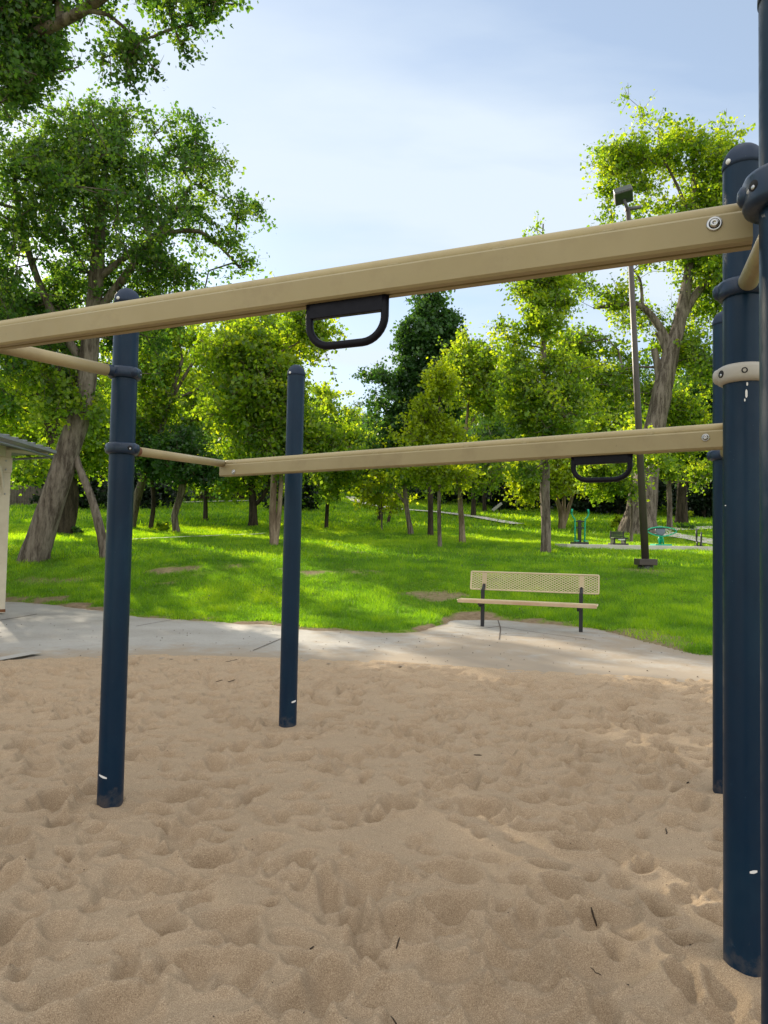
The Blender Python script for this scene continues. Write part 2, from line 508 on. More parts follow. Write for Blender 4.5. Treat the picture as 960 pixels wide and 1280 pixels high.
# lawn soil
m, nt, out = nodes_mat('lawn_ground')
b = nt.nodes.new('ShaderNodeBsdfPrincipled'); b.inputs['Roughness'].default_value = 1; b.inputs['Specular IOR Level'].default_value = .05
n1 = noise_node(nt, .35, 6, .65); n2 = noise_node(nt, 9, 5, .7)
gr = ramp(nt, n1.outputs['Fac'], [(.3, (.085, .185, .008)), (.7, (.150, .280, .010))]).outputs[0]
gr = mixc(nt, .4, gr, ramp(nt, n2.outputs['Fac'], [(.3, (.060, .120, .008)), (.7, (.190, .260, .018))]).outputs[0])
at_ = nt.nodes.new('ShaderNodeAttribute'); at_.attribute_name = 'bare'
dirt = ramp(nt, n2.outputs['Fac'], [(.3, (.16, .115, .07)), (.7, (.30, .225, .15))]).outputs[0]
c = mixc(nt, at_.outputs['Fac'], gr, dirt)
nt.links.new(c, b.inputs['Base Color'])
bp = nt.nodes.new('ShaderNodeBump'); bp.inputs['Strength'].default_value = .5; bp.inputs['Distance'].default_value = .04
nt.links.new(n2.outputs['Fac'], bp.inputs['Height']); nt.links.new(bp.outputs[0], b.inputs['Normal'])
nt.links.new(b.outputs[0], out.inputs[0])
M['lawn'] = m
M['grass'] = leaf_mat('grass_blade', (.060, .165, .006), (.145, .305, .008), (.290, .440, .014), .6, 2.0)
M['pale_path'] = paint('pale_path_concrete', (.66, .63, .57), (.54, .50, .45), rough=.9)
M['joint'] = paint('joint_dirt', (.09, .07, .055), rough=1)

# ------------------------------------------------------------------ ground
def patch(px, py, rx, ry):
    c = hit(px, py)
    t = hit(px, py - ry); bt = hit(px, py + ry)
    return (c.x, c.y, rx * c.y / F_PX, max(.15, abs(t.y - bt.y) / 2))
PATCH = [patch(545, 745, 30, 7), patch(235, 711, 75, 5), patch(415, 716, 48, 4), patch(60, 727, 60, 4),
         patch(190, 730, 34, 2), patch(806, 714, 42, 3), patch(75, 750, 60, 4), patch(455, 690, 10, 1)]
def bare_at(x, y):
    x = np.asarray(x, float); y = np.asarray(y, float)
    v = np.zeros_like(x)
    n = fbm(x * 1.7, y * 1.7, 31, 4) * 1.5 + .7 * fbm(x * 7, y * 5, 33, 3)
    for i, (cx, cy, rx, ry) in enumerate(PATCH):
        d = np.sqrt(((x - cx) / rx) ** 2 + ((y - cy) / ry) ** 2) + n * .9
        v = np.maximum(v, (1 - sstep(.6, 1.15, d)) * (.85 if i not in (5, 3, 4) else .65))
    d = y - edge_y(x)
    v = np.maximum(v, 1 - sstep(-.02, .38, d + .55 * n))
    # trodden ground to the right of the bench pad
    dd = np.sqrt(((x - 3.9) / .8) ** 2 + ((y - 10.0) / 1.4) ** 2) + n * .8
    v = np.maximum(v, (1 - sstep(.6, 1.1, dd)) * .75)
    return v

def fan(ymin, ymax, g, tmax, dt, name, zf, mat, attrs):
    ny = int(math.log(ymax / ymin) / g) + 1
    ys = ymin * np.exp(np.arange(ny) * g)
    ts = np.arange(-tmax, tmax + dt, dt)
    Y, T = np.meshgrid(ys, ts, indexing='ij')
    X = T * Y
    Z = zf(X, Y)
    V = np.stack([X, Y, Z], -1).reshape(-1, 3)
    nt_ = len(ts)
    i = np.arange(ny - 1)[:, None] * nt_ + np.arange(nt_ - 1)[None, :]
    i = i.ravel()
    Fq = np.stack([i, i + 1, i + 1 + nt_, i + nt_], -1)
    at2 = {k: ('POINT', f(X, Y).ravel()) for k, f in attrs.items()}
    me = np_mesh(name, V, Fq, mat, at2, True)
    return link(name, me)

lawn = fan(5.0, 900, .0085, 1.35, .0085, 'lawn', terr, M['lawn'], {'bare': bare_at})
tag(lawn, kind='structure')

g_ = MB(); g_.add([(-1500, -600, -.35), (1500, -600, -.35), (1500, 1800, -.35), (-1500, 1800, -.35)], [(0, 1, 2, 3)])
tag(g_.build('ground', M['lawn']), kind='structure')

# sand: footprints stamped into a fine height grid
rs = np.random.RandomState(4)
GX0, GX1, GY0, GY1, GD = -8.0, 8.0, 0.6, 9.4, 0.0125
gx = np.arange(GX0, GX1, GD); gy = np.arange(GY0, GY1, GD)
GXm, GYm = np.meshgrid(gx, gy, indexing='ij')
H = np.zeros_like(GXm)
for k in range(12500):
    cx = rs.uniform(GX0, GX1); cy = rs.uniform(GY0, GY1)
    big = rs.rand()
    a = rs.uniform(.032, .070) + .075 * rs.rand() ** 3; bb = a * rs.uniform(.4, .75); th = rs.uniform(0, PI)
    dep = a * rs.uniform(.34, .78) * (1.25 if big > .8 else 1)
    R = a * 2.2
    i0, i1 = np.searchsorted(gx, [cx - R, cx + R]); j0, j1 = np.searchsorted(gy, [cy - R, cy + R])
    if i1 <= i0 or j1 <= j0: continue
    dxm = GXm[i0:i1, j0:j1] - cx; dym = GYm[i0:i1, j0:j1] - cy
    u = (dxm * math.cos(th) + dym * math.sin(th)) / a; v = (-dxm * math.sin(th) + dym * math.cos(th)) / bb
    skew = rs.uniform(-.35, .35)
    r = np.sqrt((u + skew * v) ** 2 + v ** 2)
    r = r * (1 + .35 * vnoise(u * 1.3 + k, v * 1.3 + k, 3))
    old = H[i0:i1, j0:j1]
    pit = -dep * (1 - r ** 2 * (1.15 - .15 * r))
    rim = dep * .38 * np.exp(-((r - 1.12) / .16) ** 2)
    H[i0:i1, j0:j1] = np.where(r < 1, np.minimum(old * .8, pit + .15 * old), old + rim * sstep(-.012, 0, old))
for _ in range(1):   # loose sand slumps: soften the stamped rims
    H = (np.roll(H, 1, 0) + np.roll(H, -1, 0) + 2 * H) / 4
    H = (np.roll(H, 1, 1) + np.roll(H, -1, 1) + 2 * H) / 4
H -= H.mean() * .6
Wx = GXm + .10 * fbm(GXm * 3, GYm * 3, 41, 3); Wy = GYm + .10 * fbm(GXm * 3, GYm * 3, 45, 3)
rid = 1 - 2 * np.abs(fbm(Wx * 2.6, Wy * 4.2, 51, 3))
H += .006 * (rid - .6) + .010 * fbm(Wx * 7, Wy * 10, 61, 3) + .020 * fbm(GXm * 1.1, GYm * 1.1, 71, 2)
POSTS = {'P1': (.917, 1.60), 'P2': (1.18, 2.33), 'P3': (1.89, 3.94), 'L1': (-1.361, 3.67), 'L2': (-.6635, 5.18), 'L0': (-1.79, 3.02)}
for k, (cx, cy) in POSTS.items():
    d = np.sqrt((GXm - cx) ** 2 + (GYm - cy) ** 2)
    H = H * (.25 + .75 * sstep(.05, .22, d)) + (.018 + .035 * fbm(GXm * 5 + cx, GYm * 5 + cy, 99, 3)) * np.exp(-(d / .13) ** 2)

def sand_z(X, Y):
    fx = np.clip((X - GX0) / GD, 0, len(gx) - 2.001); fy = np.clip((Y - GY0) / GD, 0, len(gy) - 2.001)
    i = fx.astype(int); j = fy.astype(int); fx = fx - i; fy = fy - j
    h = (H[i, j] * (1 - fx) + H[i + 1, j] * fx) * (1 - fy) + (H[i, j + 1] * (1 - fx) + H[i + 1, j + 1] * fx) * fy
    e = sand_y(X) - Y + .10 * vnoise(X * 2, Y * 0 + 3, 81)
    return 1.04 * h * (.35 + .65 * sstep(0, .8, e)) + .012 - .075 * (1 - sstep(-.12, .10, e))
sand = fan(.9, 9.2, .0034, 1.25, .0037, 'sand', sand_z, M['sand'], {})
tag(sand, kind='structure')
sd = MB(); sd.add([(-14, -8, -.07), (14, -8, -.07), (14, 6.5, -.07), (-14, 6.5, -.07)], [(0, 1, 2, 3)])
tag(sd.build('sand_bed', M['sand']), kind='structure')

# concrete walk
def conc_grid():
    xs = np.arange(-16, 12, .06)
    nv = 70
    V = []; du = []
    for x in xs:
        y0 = float(sand_y(x)) - .3; y1 = float(edge_y(x)) + .35
        for t in np.linspace(0, 1, nv):
            V.append((x, y0 + (y1 - y0) * t, 0.0))
    V = np.array(V)
    ds = V[:, 1] - sand_y(V[:, 0]); de = edge_y(V[:, 0]) - V[:, 1]
    dust = .95 * np.exp(-np.clip(ds, 0, 9) / .75) + .55 * np.exp(-np.clip(de, 0, 9) / .3) + .12
    dust += .55 * sstep(-.5, 1.2, V[:, 0]) * np.exp(-((V[:, 1] - 9.8) / 1.5) ** 2)
    dust -= .12 * (V[:, 0] < -1.0) * 1.0
    V[:, 2] += .004 * fbm(V[:, 0] * 1.3, V[:, 1] * 1.3, 91, 3)
    n = len(xs)
    i = (np.arange(n - 1)[:, None] * nv + np.arange(nv - 1)[None, :]).ravel()
    return V, np.stack([i, i + nv, i + nv + 1, i + 1], -1), dust
V, Fq, dust = conc_grid()
tag(link('concrete_path', np_mesh('concrete_path', V, Fq, M['concrete'], {'dust': ('POINT', dust)}, True)), kind='structure')
def strip(name, pts, w, mat, dz=.006, zf=None, seg=.1, kind='structure'):
    P = [Vector(p) for p in pts]
    out_ = []
    for a, b_ in zip(P[:-1], P[1:]):
        n = max(1, int((b_ - a).length / seg))
        for k in range(n): out_.append(a.lerp(b_, k / n))
    out_.append(P[-1])
    for _ in range(0 if len(pts) < 3 else 6):
        out_ = [out_[0]] + [(out_[i - 1] + out_[i] * 2 + out_[i + 1]) / 4 for i in range(1, len(out_) - 1)] + [out_[-1]]
    V = []; Fs = []
    nw = 5
    for i, p in enumerate(out_):
        t = (out_[min(i + 1, len(out_) - 1)] - out_[max(i - 1, 0)]); t.z = 0; t.normalize()
        s = Vector((t.y, -t.x, 0))
        for k in range(nw):
            q = p + s * (w * (k / (nw - 1) - .5))
            z = float(zf(q.x, q.y)) if zf else 0
            V.append((q.x, q.y, z + dz))
    for i in range(len(out_) - 1):
        for k in range(nw - 1):
            a = i * nw + k
            Fs.append((a, a + 1, a + nw + 1, a + nw))
    return tag(link(name, np_mesh(name, V, Fs, mat, None, True)), kind=kind)

def h0(px, py):
    d = ray(px, py); t = -CAM_Z / d.z
    return CAM + d * t
strip('paving_joint', [h0(318, 812) + Vector((0, -.1, 0)), h0(372, 790)], .014, M['joint'])
strip('paving_joint', [h0(170, 783), h0(225, 773)], .014, M['joint'])
strip('paving_joint', [h0(-20, 779), h0(46, 768)], .03, M['joint'])
strip('paving_joint', [h0(622, 774), h0(626, 786), h0(624, 800)], .018, M['joint'], seg=.15)
strip('paving_joint', [h0(568, 784), h0(596, 787), h0(624, 783)], .018, M['joint'])
strip('paving_joint', [h0(626, 784), h0(680, 792), h0(740, 800)], .016, M['joint'])
strip('sand_edging', [h0(-60, 836), h0(0, 827), h0(46, 818)], .16, M['concrete'], dz=.03)

# ------------------------------------------------------------------ paths and equipment slab on the lawn
strip('far_path', [hit(1010, 690), hit(930, 685), hit(880, 676), hit(835, 669), hit(815, 664), hit(850, 662), hit(905, 660)], 1.5, M['pale_path'], .07, terr, .4)
strip('hill_path', [hit(648, 657), hit(640, 656), hit(600, 648), hit(555, 642), hit(500, 638), hit(462, 632), hit(446, 628), hit(437, 622)], .95, M['pale_path'], .12, terr, .6)
strip('lawn_edging', [hit(165, 677), hit(250, 673), hit(330, 669)], .16, M['pale_path'], .10, terr, .5)
strip('lawn_edging', [hit(230, 629), hit(270, 628), hit(330, 627)], .5, M['pale_path'], .12, terr, .5)
EQ_Y = 27.0
xl, xr = at(706, 688, EQ_Y).x, at(1000, 688, EQ_Y).x
EQ_Z = float(max(terr(np.linspace(xl, xr, 30), np.full(30, EQ_Y)))) + .16
slab = MB(); slab.box(((xl + xr) / 2, EQ_Y + .6, EQ_Z - .14), (xr - xl, 1.9, .28), ch=.02)
tag(slab.build('fitness_slab', M['pale_path']), kind='structure')

# ------------------------------------------------------------------ grass
def blades(name, n, y0, y1, tspan, w, h, seed, near=False):
    rs = np.random.RandomState(seed)
    ln = rs.rand(int(n * 1.25))
    y = np.sqrt(y0 ** 2 + ln * (y1 ** 2 - y0 ** 2)) if not near else y0 + ln ** 1.3 * (y1 - y0)
    t = rs.uniform(tspan[0], tspan[1], len(y))
    x = t * y
    if near:
        y = y - 0
    ba = bare_at(x, y)
    keep = (rs.rand(len(y)) > ba * 1.15) & (y > edge_y(x) + .02)
    onslab = (x > xl - .1) & (x < xr) & (y > EQ_Y - .4) & (y < EQ_Y + 1.6)
    keep &= ~onslab
    x = x[keep][:n]; y = y[keep][:n]
    z = terr(x, y) - .01
    n = len(x)
    cl = fbm(x * 2.1, y * 2.1, 101, 4)
    cl2 = fbm(x * .35, y * .35, 111, 3)
    hh = h * (1 + 1.0 * cl) * rs.uniform(.55, 1.35, n) * (.6 + .4 * sstep(0, .5, y - edge_y(x)))
    ang = rs.uniform(0, 2 * PI, n)
    lx = rs.normal(0, .45, n) * hh; ly = rs.normal(0, .45, n) * hh
    ww = w * rs.uniform(.6, 1.4, n)
    cx, sy_ = np.cos(ang) * ww / 2, np.sin(ang) * ww / 2
    V = np.empty((n, 3, 3))
    V[:, 0] = np.stack([x - cx, y - sy_, z], -1)
    V[:, 1] = np.stack([x + cx, y + sy_, z], -1)
    V[:, 2] = np.stack([x + lx, y + ly, z + hh], -1)
    tint = np.clip(.45 + .75 * cl + .6 * cl2 + rs.normal(0, .18, n), 0, 1)
    me = np_mesh(name, V.reshape(-1, 3), np.arange(3 * n).reshape(-1, 3), M['grass'], {'tint': ('FACE', tint)})
    return tag(link(name, me), 'green lawn grass on the gentle rise behind the bench and the paths', 'grass', kind='stuff')
blades('grass', 330000, 8.6, 19, (-.62, .60), .011, .085, 1, True)
blades('grass', 230000, 18, 40, (-.60, .60), .030, .10, 2)
blades('grass', 150000, 38, 95, (-.60, .60), .09, .17, 3)

# ------------------------------------------------------------------ trees
def catmull(P, R, step):
    P = np.array(P, float); R = np.array(R, float)
    if len(P) < 3:
        n = max(2, int(np.linalg.norm(P[1] - P[0]) / step))
        t = np.linspace(0, 1, n)[:, None]
        return P[0] + (P[1] - P[0]) * t, R[0] + (R[1] - R[0]) * t[:, 0]
    out_, ro = [], []
    for i in range(len(P) - 1):
        p0 = P[max(i - 1, 0)]; p1 = P[i]; p2 = P[i + 1]; p3 = P[min(i + 2, len(P) - 1)]
        n = max(2, int(np.linalg.norm(p2 - p1) / step))
        for k in range(n):
            t = k / n
            out_.append(.5 * ((2 * p1) + (-p0 + p2) * t + (2 * p0 - 5 * p1 + 4 * p2 - p3) * t ** 2 + (-p0 + 3 * p1 - 3 * p2 + p3) * t ** 3))
            ro.append(R[i] * (1 - t) + R[i + 1] * t)
    out_.append(P[-1]); ro.append(R[-1])
    return np.array(out_), np.array(ro)

def sweep_np(P, R, n, bump=0, seed=0):
    N = len(P)
    T = np.gradient(P, axis=0); T /= np.linalg.norm(T, axis=1)[:, None] + 1e-9
    ref = np.tile(np.array([0.31, 0.95, 0.02]), (N, 1))
    U = np.cross(T, ref); U /= np.linalg.norm(U, axis=1)[:, None] + 1e-9
    W = np.cross(T, U)
    an = np.arange(n) * 2 * PI / n
    rr = R[:, None] * np.ones(n)[None]
    if bump:
        s = np.cumsum(np.r_[0, np.linalg.norm(np.diff(P, axis=0), axis=1)])
        rr = rr * (1 + bump * (fbm(np.cos(an)[None] * 2.2 + s[:, None] * .8 + 9, np.sin(an)[None] * 2.2 + s[:, None] * .4 + 9, seed, 3)))
    V = P[:, None] + rr[..., None] * (U[:, None] * np.cos(an)[None, :, None] + W[:, None] * np.sin(an)[None, :, None])
    i = (np.arange(N - 1)[:, None] * n + np.arange(n)[None]).ravel()
    j = (np.arange(N - 1)[:, None] * n + ((np.arange(n) + 1) % n)[None]).ravel()
    return V.reshape(-1, 3), np.stack([i, j, j + n, i + n], -1)

def leaves_np(C, rc, K, size, rs, flat=.75, tint0=None, droop=0.0):
    Nc = len(C)
    NT = 5
    td = rs.normal(0, 1, (Nc, NT, 3)); td[..., 2] = td[..., 2] * flat + .12 - droop
    td /= np.linalg.norm(td, axis=2, keepdims=True)
    tl = rc * rs.uniform(.5, 1.35, (Nc, NT, 1))
    TW = td * tl
    k = rs.randint(0, NT, (Nc, K))
    u_ = rs.rand(Nc, K, 1) ** .75
    off = np.take_along_axis(TW, np.repeat(k[..., None], 3, 2), 1) * u_ + rs.normal(0, 1, (Nc, K, 3)) * rc * .15
    off[..., 2] -= .12 * rc * u_[..., 0] ** 2
    P = (C[:, None] + off).reshape(-1, 3)
    leaves_np.twigs = (np.repeat(C[:, None], NT, 1).reshape(-1, 3), (C[:, None] + TW * .95).reshape(-1, 3))
    n = len(P)
    a = rs.normal(0, 1, (n, 3)); a /= np.linalg.norm(a, axis=1)[:, None]
    nrm = rs.normal(0, 1, (n, 3)) + np.array([0, 0, .6])
    b = np.cross(nrm, a); b /= np.linalg.norm(b, axis=1)[:, None] + 1e-9
    L = size * (.45 + rs.rand(n) ** 1.3 * .95)[:, None]
    V = np.empty((n, 4, 3))
    V[:, 0] = P - a * L * .5; V[:, 1] = P + b * L * .38 - a * L * .05; V[:, 2] = P + a * L * .5; V[:, 3] = P - b * L * .38 - a * L * .05
    ct = rs.normal(0, .20, (Nc, 1)) + (tint0[:, None] if tint0 is not None else 0)
    tint = np.clip(.5 + ct + rs.normal(0, .16, (Nc, K)), 0, 1).reshape(-1)
    return V.reshape(-1, 3), np.arange(4 * n).reshape(-1, 4), tint

VF = 1.8
def make_tree(name, label, trunks, blobs, ncl, K, rc, lsize, lmat, bmat, seed, group=None, start=.35, flat=.75, droop=0., cat='tree', twigr=.012, sides=14, bump=.25, dspread=1.0, vf=None):
    VF = vf or globals()['VF']
    """trunks: list of (points, radii); blobs: list of (cx,cy,cz,rx,ry,rz,weight)"""
    rs = np.random.RandomState(seed)
    base = Vector(trunks[0][0][0])
    root = empty(name, base, label, cat, group)
    TV, TF, nb = [], [], 0
    nodes, nrad, par = [], [], []
    for ti, (P, R) in enumerate(trunks):
        CP, CR = catmull(P, R, .35 if max(R) > .12 else .25)
        if ti == 0:
            s = np.linspace(0, 1, len(CP)); L = np.linalg.norm(np.diff(CP, axis=0), axis=1).sum()
            d = s * L
            CR = CR * (1 + .22 * np.exp(-d / (CR[0] * 1.3 + .05)))
            CP[0, 2] -= .15
        sdz = sides if ti == 0 else max(6, sides - 4)
        v, f = sweep_np(CP, CR, sdz, bump if max(R) > .08 else .1, seed + ti)
        TV.append(v); TF.append(f + nb); nb += len(v)
        k0 = int(len(CP) * (start if ti == 0 else .25))
        for p, r in zip(CP[k0:], CR[k0:]):
            nodes.append(p); nrad.append(r); par.append(-1)
    ntr = len(nodes)
    # cluster centres
    B = np.array([b[:6] for b in blobs], float); Wt = np.array([b[6] for b in blobs], float)
    vol = B[:, 3] * B[:, 5] * Wt; vol = vol / vol.sum()
    cnt = np.maximum(2, np.round(vol * ncl * VF)).astype(int)
    C = []
    for bl, c in zip(B, cnt):
        u = rs.normal(0, 1, (c, 3)); u /= np.linalg.norm(u, axis=1)[:, None]
        rad = rs.rand(c, 1) ** .45 * (1 + .10 * rs.normal(0, 1, (c, 1)))
        lob = fbm(u[:, 0] * 2.1 + bl[0] + 50, u[:, 2] * 2.1 + u[:, 1] * 1.3 + bl[2] + 50, seed + 9, 2)[:, None]
        rad = rad * (1 + 1.05 * lob) + (rs.rand(c, 1) < .12) * rs.rand(c, 1) * .35
        C.append(bl[:3] + u * rad * bl[3:6])
    C = np.concatenate(C)
    q = 1 / (rc * 2.3)
    sc_ = fbm(C[:, 0] * q + C[:, 2] * q * .6 + seed, C[:, 1] * q - C[:, 2] * q * .8 + seed, seed, 2) + .55 * vnoise(C[:, 0] * q * 1.3 + 40, C[:, 2] * q * 1.3 + seed, seed + 5)
    C = C[sc_ > np.quantile(sc_, 1 - 1 / VF)]
    gz = terr(C[:, 0], C[:, 1])
    C[:, 2] = np.maximum(C[:, 2], gz + .8)
    tn = np.array(nodes)
    d0 = np.array([np.min(np.linalg.norm(tn - c, axis=1)) for c in C])
    cap = 4096 + len(C) * 8
    NP_ = np.zeros((cap, 3)); NP_[:ntr] = tn; nn = ntr
    depth = np.zeros(cap)
    rads = np.zeros(cap); rads[:ntr] = nrad
    par = np.full(cap, -1)
    for ci in np.argsort(d0):
        c = C[ci]
        dv_ = NP_[:nn] - c
        dist = np.linalg.norm(dv_, axis=1)
        cost = dist + .55 * np.maximum(0, dv_[:, 2]) + .10 * depth[:nn]
        k = int(np.argmin(cost))
        p = NP_[k]; L = dist[k]
        ns = max(1, min(6, int(L / .7)))
        last = k
        for s_ in range(1, ns + 1):
            t = s_ / ns
            q = p + (c - p) * t
            if s_ < ns: q = q + rs.normal(0, .07 * L / ns + .02, 3) + np.array([0, 0, .10 * L * math.sin(PI * t)])
            NP_[nn] = q; par[nn] = last; depth[nn] = depth[last] + L / ns; last = nn; nn += 1
            if nn >= cap - 8: break
        if nn >= cap - 8: break
    e = 2.3
    acc = np.zeros(nn)
    child = np.zeros(nn)
    for i in range(nn - 1, ntr - 1, -1):
        r = max(twigr, acc[i] ** (1 / e))
        rads[i] = r
        acc[par[i]] += r ** e
    for i in range(ntr, nn):
        a = par[i]
        ra = min(rads[a], rads[i] * 1.35); 
        if a < ntr: ra = min(rads[a] * .75, rads[i] * 1.3); rads[i] = min(rads[i], rads[a] * .75)
        P = np.array([NP_[a], NP_[i]])
        if rads[i] < .02 and lsize < .01: continue
        v, f = sweep_np(P, np.array([ra, rads[i]]), 5 if rads[i] < .05 else 8)
        TV.append(v); TF.append(f + nb); nb += len(v)
    mz = C[:, 2]; t0 = (mz - mz.mean()) / (mz.std() + 1e-6) * .05
    v, f, tint = leaves_np(C, rc, K, lsize, rs, flat, t0, droop)
    A0, B0 = leaves_np.twigs; w_ = max(.006, lsize * .07)
    q3 = np.array([[1, 0, .2], [-.5, .87, 0], [-.5, -.87, -.2]]) * w_
    tv = np.concatenate([A0[:, None] + q3, B0[:, None] + q3 * .4], 1).reshape(-1, 3)
    ib = (np.arange(len(A0)) * 6)[:, None]
    tf = np.concatenate([ib + np.array([[0, 1, 4, 3]]), ib + np.array([[1, 2, 5, 4]]), ib + np.array([[2, 0, 3, 5]])])
    TV.append(tv); TF.append(tf + nb); nb += len(tv)
    tm = np_mesh('trunk', np.concatenate(TV), np.concatenate(TF), bmat, None, True)
    link('trunk', tm, root)
    # keep leaves clear of the soil
    v4 = v.reshape(-1, 4, 3)
    ok = v4[:, :, 2].min(1) > terr(v4[:, 0, 0], v4[:, 0, 1]) + .3
    v4 = v4[ok]; tint = tint[ok]
    cm = np_mesh('crown', v4.reshape(-1, 3), np.arange(4 * len(v4)).reshape(-1, 4), lmat, {'tint': ('FACE', tint)})
    link('crown', cm, root)
    return root

def px_tree(name, label, trunk_px, blobs_px, ncl, K, rc, lsize, lmat, bmat, seed, extra=(), Y=None, blean=0.0, bdepth=.9, **kw):
    """trunk_px [(px,py,width_px)...]; the first one stands on the ground"""
    b = hit(trunk_px[0][0], trunk_px[0][1]) if Y is None else None
    Y0 = b.y if Y is None else Y
    if b is None:
        b = at(trunk_px[0][0], trunk_px[0][1], Y0); b.z = float(terr(b.x, b.y))
    def cv(seq, first=False, dys=None):
        P, R = [], []
        for i, q in enumerate(seq):
            dY = q[3] if len(q) > 3 else 0
            p = at(q[0], q[1], Y0 + dY)
            if first and i == 0: p = Vector((p.x, Y0, b.z))
            P.append(tuple(p)); R.append(max(.02, q[2] * Y0 / F_PX / 2))
        return P, R
    trunks = [cv(trunk_px, True)] + [cv(e) for e in extra]
    bl = []
    for q in blobs_px:
        dY = q[4] if len(q) > 4 else 0
        w = q[5] if len(q) > 5 else 1
        c = at(q[0], q[1], Y0 + dY)
        rx = q[2] * (Y0 + dY) / F_PX; rz = q[3] * (Y0 + dY) / F_PX
        bl.append((c.x, c.y, c.z, rx, (rx + rz) / 2 * bdepth, rz, w))
    return make_tree(name, label, trunks, bl, ncl, K, rc, lsize, lmat, bmat, seed, **kw)

LA, LB, LY, LD, LG = M['leafA'], M['leafB'], M['leafY'], M['leafD'], M['leafG']
BK, BD, BP = M['bark'], M['barkd'], M['barkp']

# --- left: big leaning cottonwood
px_tree('cottonwood_tree', 'large leaning cottonwood with thick grey furrowed trunk beside the shelter',
        [(41, 702, 31), (59, 645, 29), (84, 570, 28), (102, 505, 25), (111, 440, 22), (118, 380, 19), (124, 300, 14), (130, 225, 9), (138, 170, 5)],
        [(150, 225, 95, 85, 0, 1.3), (60, 300, 110, 105), (245, 235, 38, 65, 0, 1.0), (205, 330, 85, 55, 0, 1.0), (20, 420, 110, 70), (120, 160, 55, 40),
         (300, 262, 28, 26, 0, .7), (310, 330, 26, 12, 0, .7), (-120, 260, 120, 150, 0, .9), (50, 200, 80, 60), (240, 180, 28, 26), (130, 430, 90, 50, 1.5), (10, 420, 130, 75, 3, 1.2), (-70, 385, 90, 60, 1, 1.5), (30, 380, 80, 45, 2, 1.7), (95, 385, 55, 42, 2, 1.3), (-90, 300, 90, 70, 1, 1.2), (285, 300, 40, 20, 0, .5)],
        1750, 72, .50, .105, LA, BK, 101, vf=1.4,
        extra=[[(108, 460, 12), (70, 400, 10), (40, 330, 8), (20, 250, 5)], [(116, 400, 11), (160, 340, 9), (200, 290, 6), (240, 230, 4)],
               [(120, 350, 9), (190, 300, 6), (250, 290, 5), (300, 335, 3)], [(101, 505, 12), (60, 450, 9), (0, 420, 7), (-60, 380, 5)]],
        start=.45, sides=22)
# --- upper left: tree whose trunk stands outside the frame
def world_tree(name, label, base, tr, extra, blobs, *a, **kw):
    trunks = [(tr, [q for q in kw.pop('radii')])] + extra
    return make_tree(name, label, trunks, blobs, *a, **kw)
Lm = [tuple(at(-120, 200, 12.5)), tuple(at(-40, 110, 12)), tuple(at(30, 52, 11.5)), tuple(at(75, 28, 11.3)), tuple(at(125, 0, 11)), tuple(at(190, -60, 10.8))]
Lm2 = [tuple(at(100, 14, 11.1)), tuple(at(135, 18, 11.0)), tuple(at(170, 50, 11.0))]
tb = (-11.5, 15.5, float(terr(-11.5, 15.5)))
def pb(px, py, rx, ry, Y, w=1, ky=1.0):
    c = at(px, py, Y); return (c.x, c.y, c.z, rx * Y / F_PX, (rx + ry) / 2 * Y / F_PX * ky, ry * Y / F_PX, w)
make_tree('cottonwood_tree', 'overhanging cottonwood branches entering the picture at its upper left corner',
          [([tb, (-10.9, 15.2, 3.0), (-10.2, 14.8, 6.0), (-9.4, 14.2, 9), (-8.6, 13.6, 12), (-8.2, 13.2, 15)], [.42, .36, .31, .25, .17, .08]),
           (Lm, [.16, .13, .105, .09, .075, .05]), (Lm2, [.045, .035, .02]),
           ([(-10.0, 14.6, 6.5), (-8.9, 13.6, 7.6), Lm[0]], [.24, .2, .17])],
          [pb(20, 10, 95, 55, 11.5, 1.2), pb(150, -10, 70, 45, 11, 1), pb(160, 55, 38, 42, 11, .9), pb(218, 30, 38, 24, 11, .9), pb(265, 2, 22, 14, 11, .8), pb(255, -35, 50, 30, 11, .7),
           pb(60, -120, 180, 100, 11.5, .6), pb(20, 105, 45, 45, 12, .8), pb(-160, 60, 150, 150, 12.5, .6), pb(-300, -100, 200, 200, 13, .4), pb(40, 70, 50, 30, 11.5), pb(215, 48, 12, 18, 11, 1),
           pb(158, 90, 9, 12, 11, 1)],
          1400, 58, .36, .085, LA, BK, 102, vf=1.6, start=.5)
px_tree('cottonwood_tree', 'stout dark cottonwood trunk with bushy base behind the big leaning tree',
        [(77, 668, 27), (84, 630, 25), (84, 600, 23), (73, 560, 20), (60, 510, 16), (45, 450, 12), (40, 380, 8)],
        [(60, 440, 110, 60), (-40, 480, 90, 60), (35, 585, 40, 22, -2, .8), (110, 560, 60, 40), (140, 520, 60, 50), (20, 380, 90, 50, 0, .8)],
        280, 80, .9, .20, LB, BD, 103, start=.35,
        extra=[[(82, 610, 10), (100, 580, 8), (103, 550, 7), (92, 520, 5)]])
px_tree('slender_tree', 'slim bare grey trunk leaning left beside the navy post',
        [(132, 699, 12), (127, 668, 11), (118, 635, 10), (110, 612, 9), (98, 582, 8), (90, 545, 6), (86, 510, 4)],
        [(100, 500, 50, 30), (70, 470, 40, 25, 0, .8)], 60, 110, .6, .12, LB, BK, 104, start=.75)
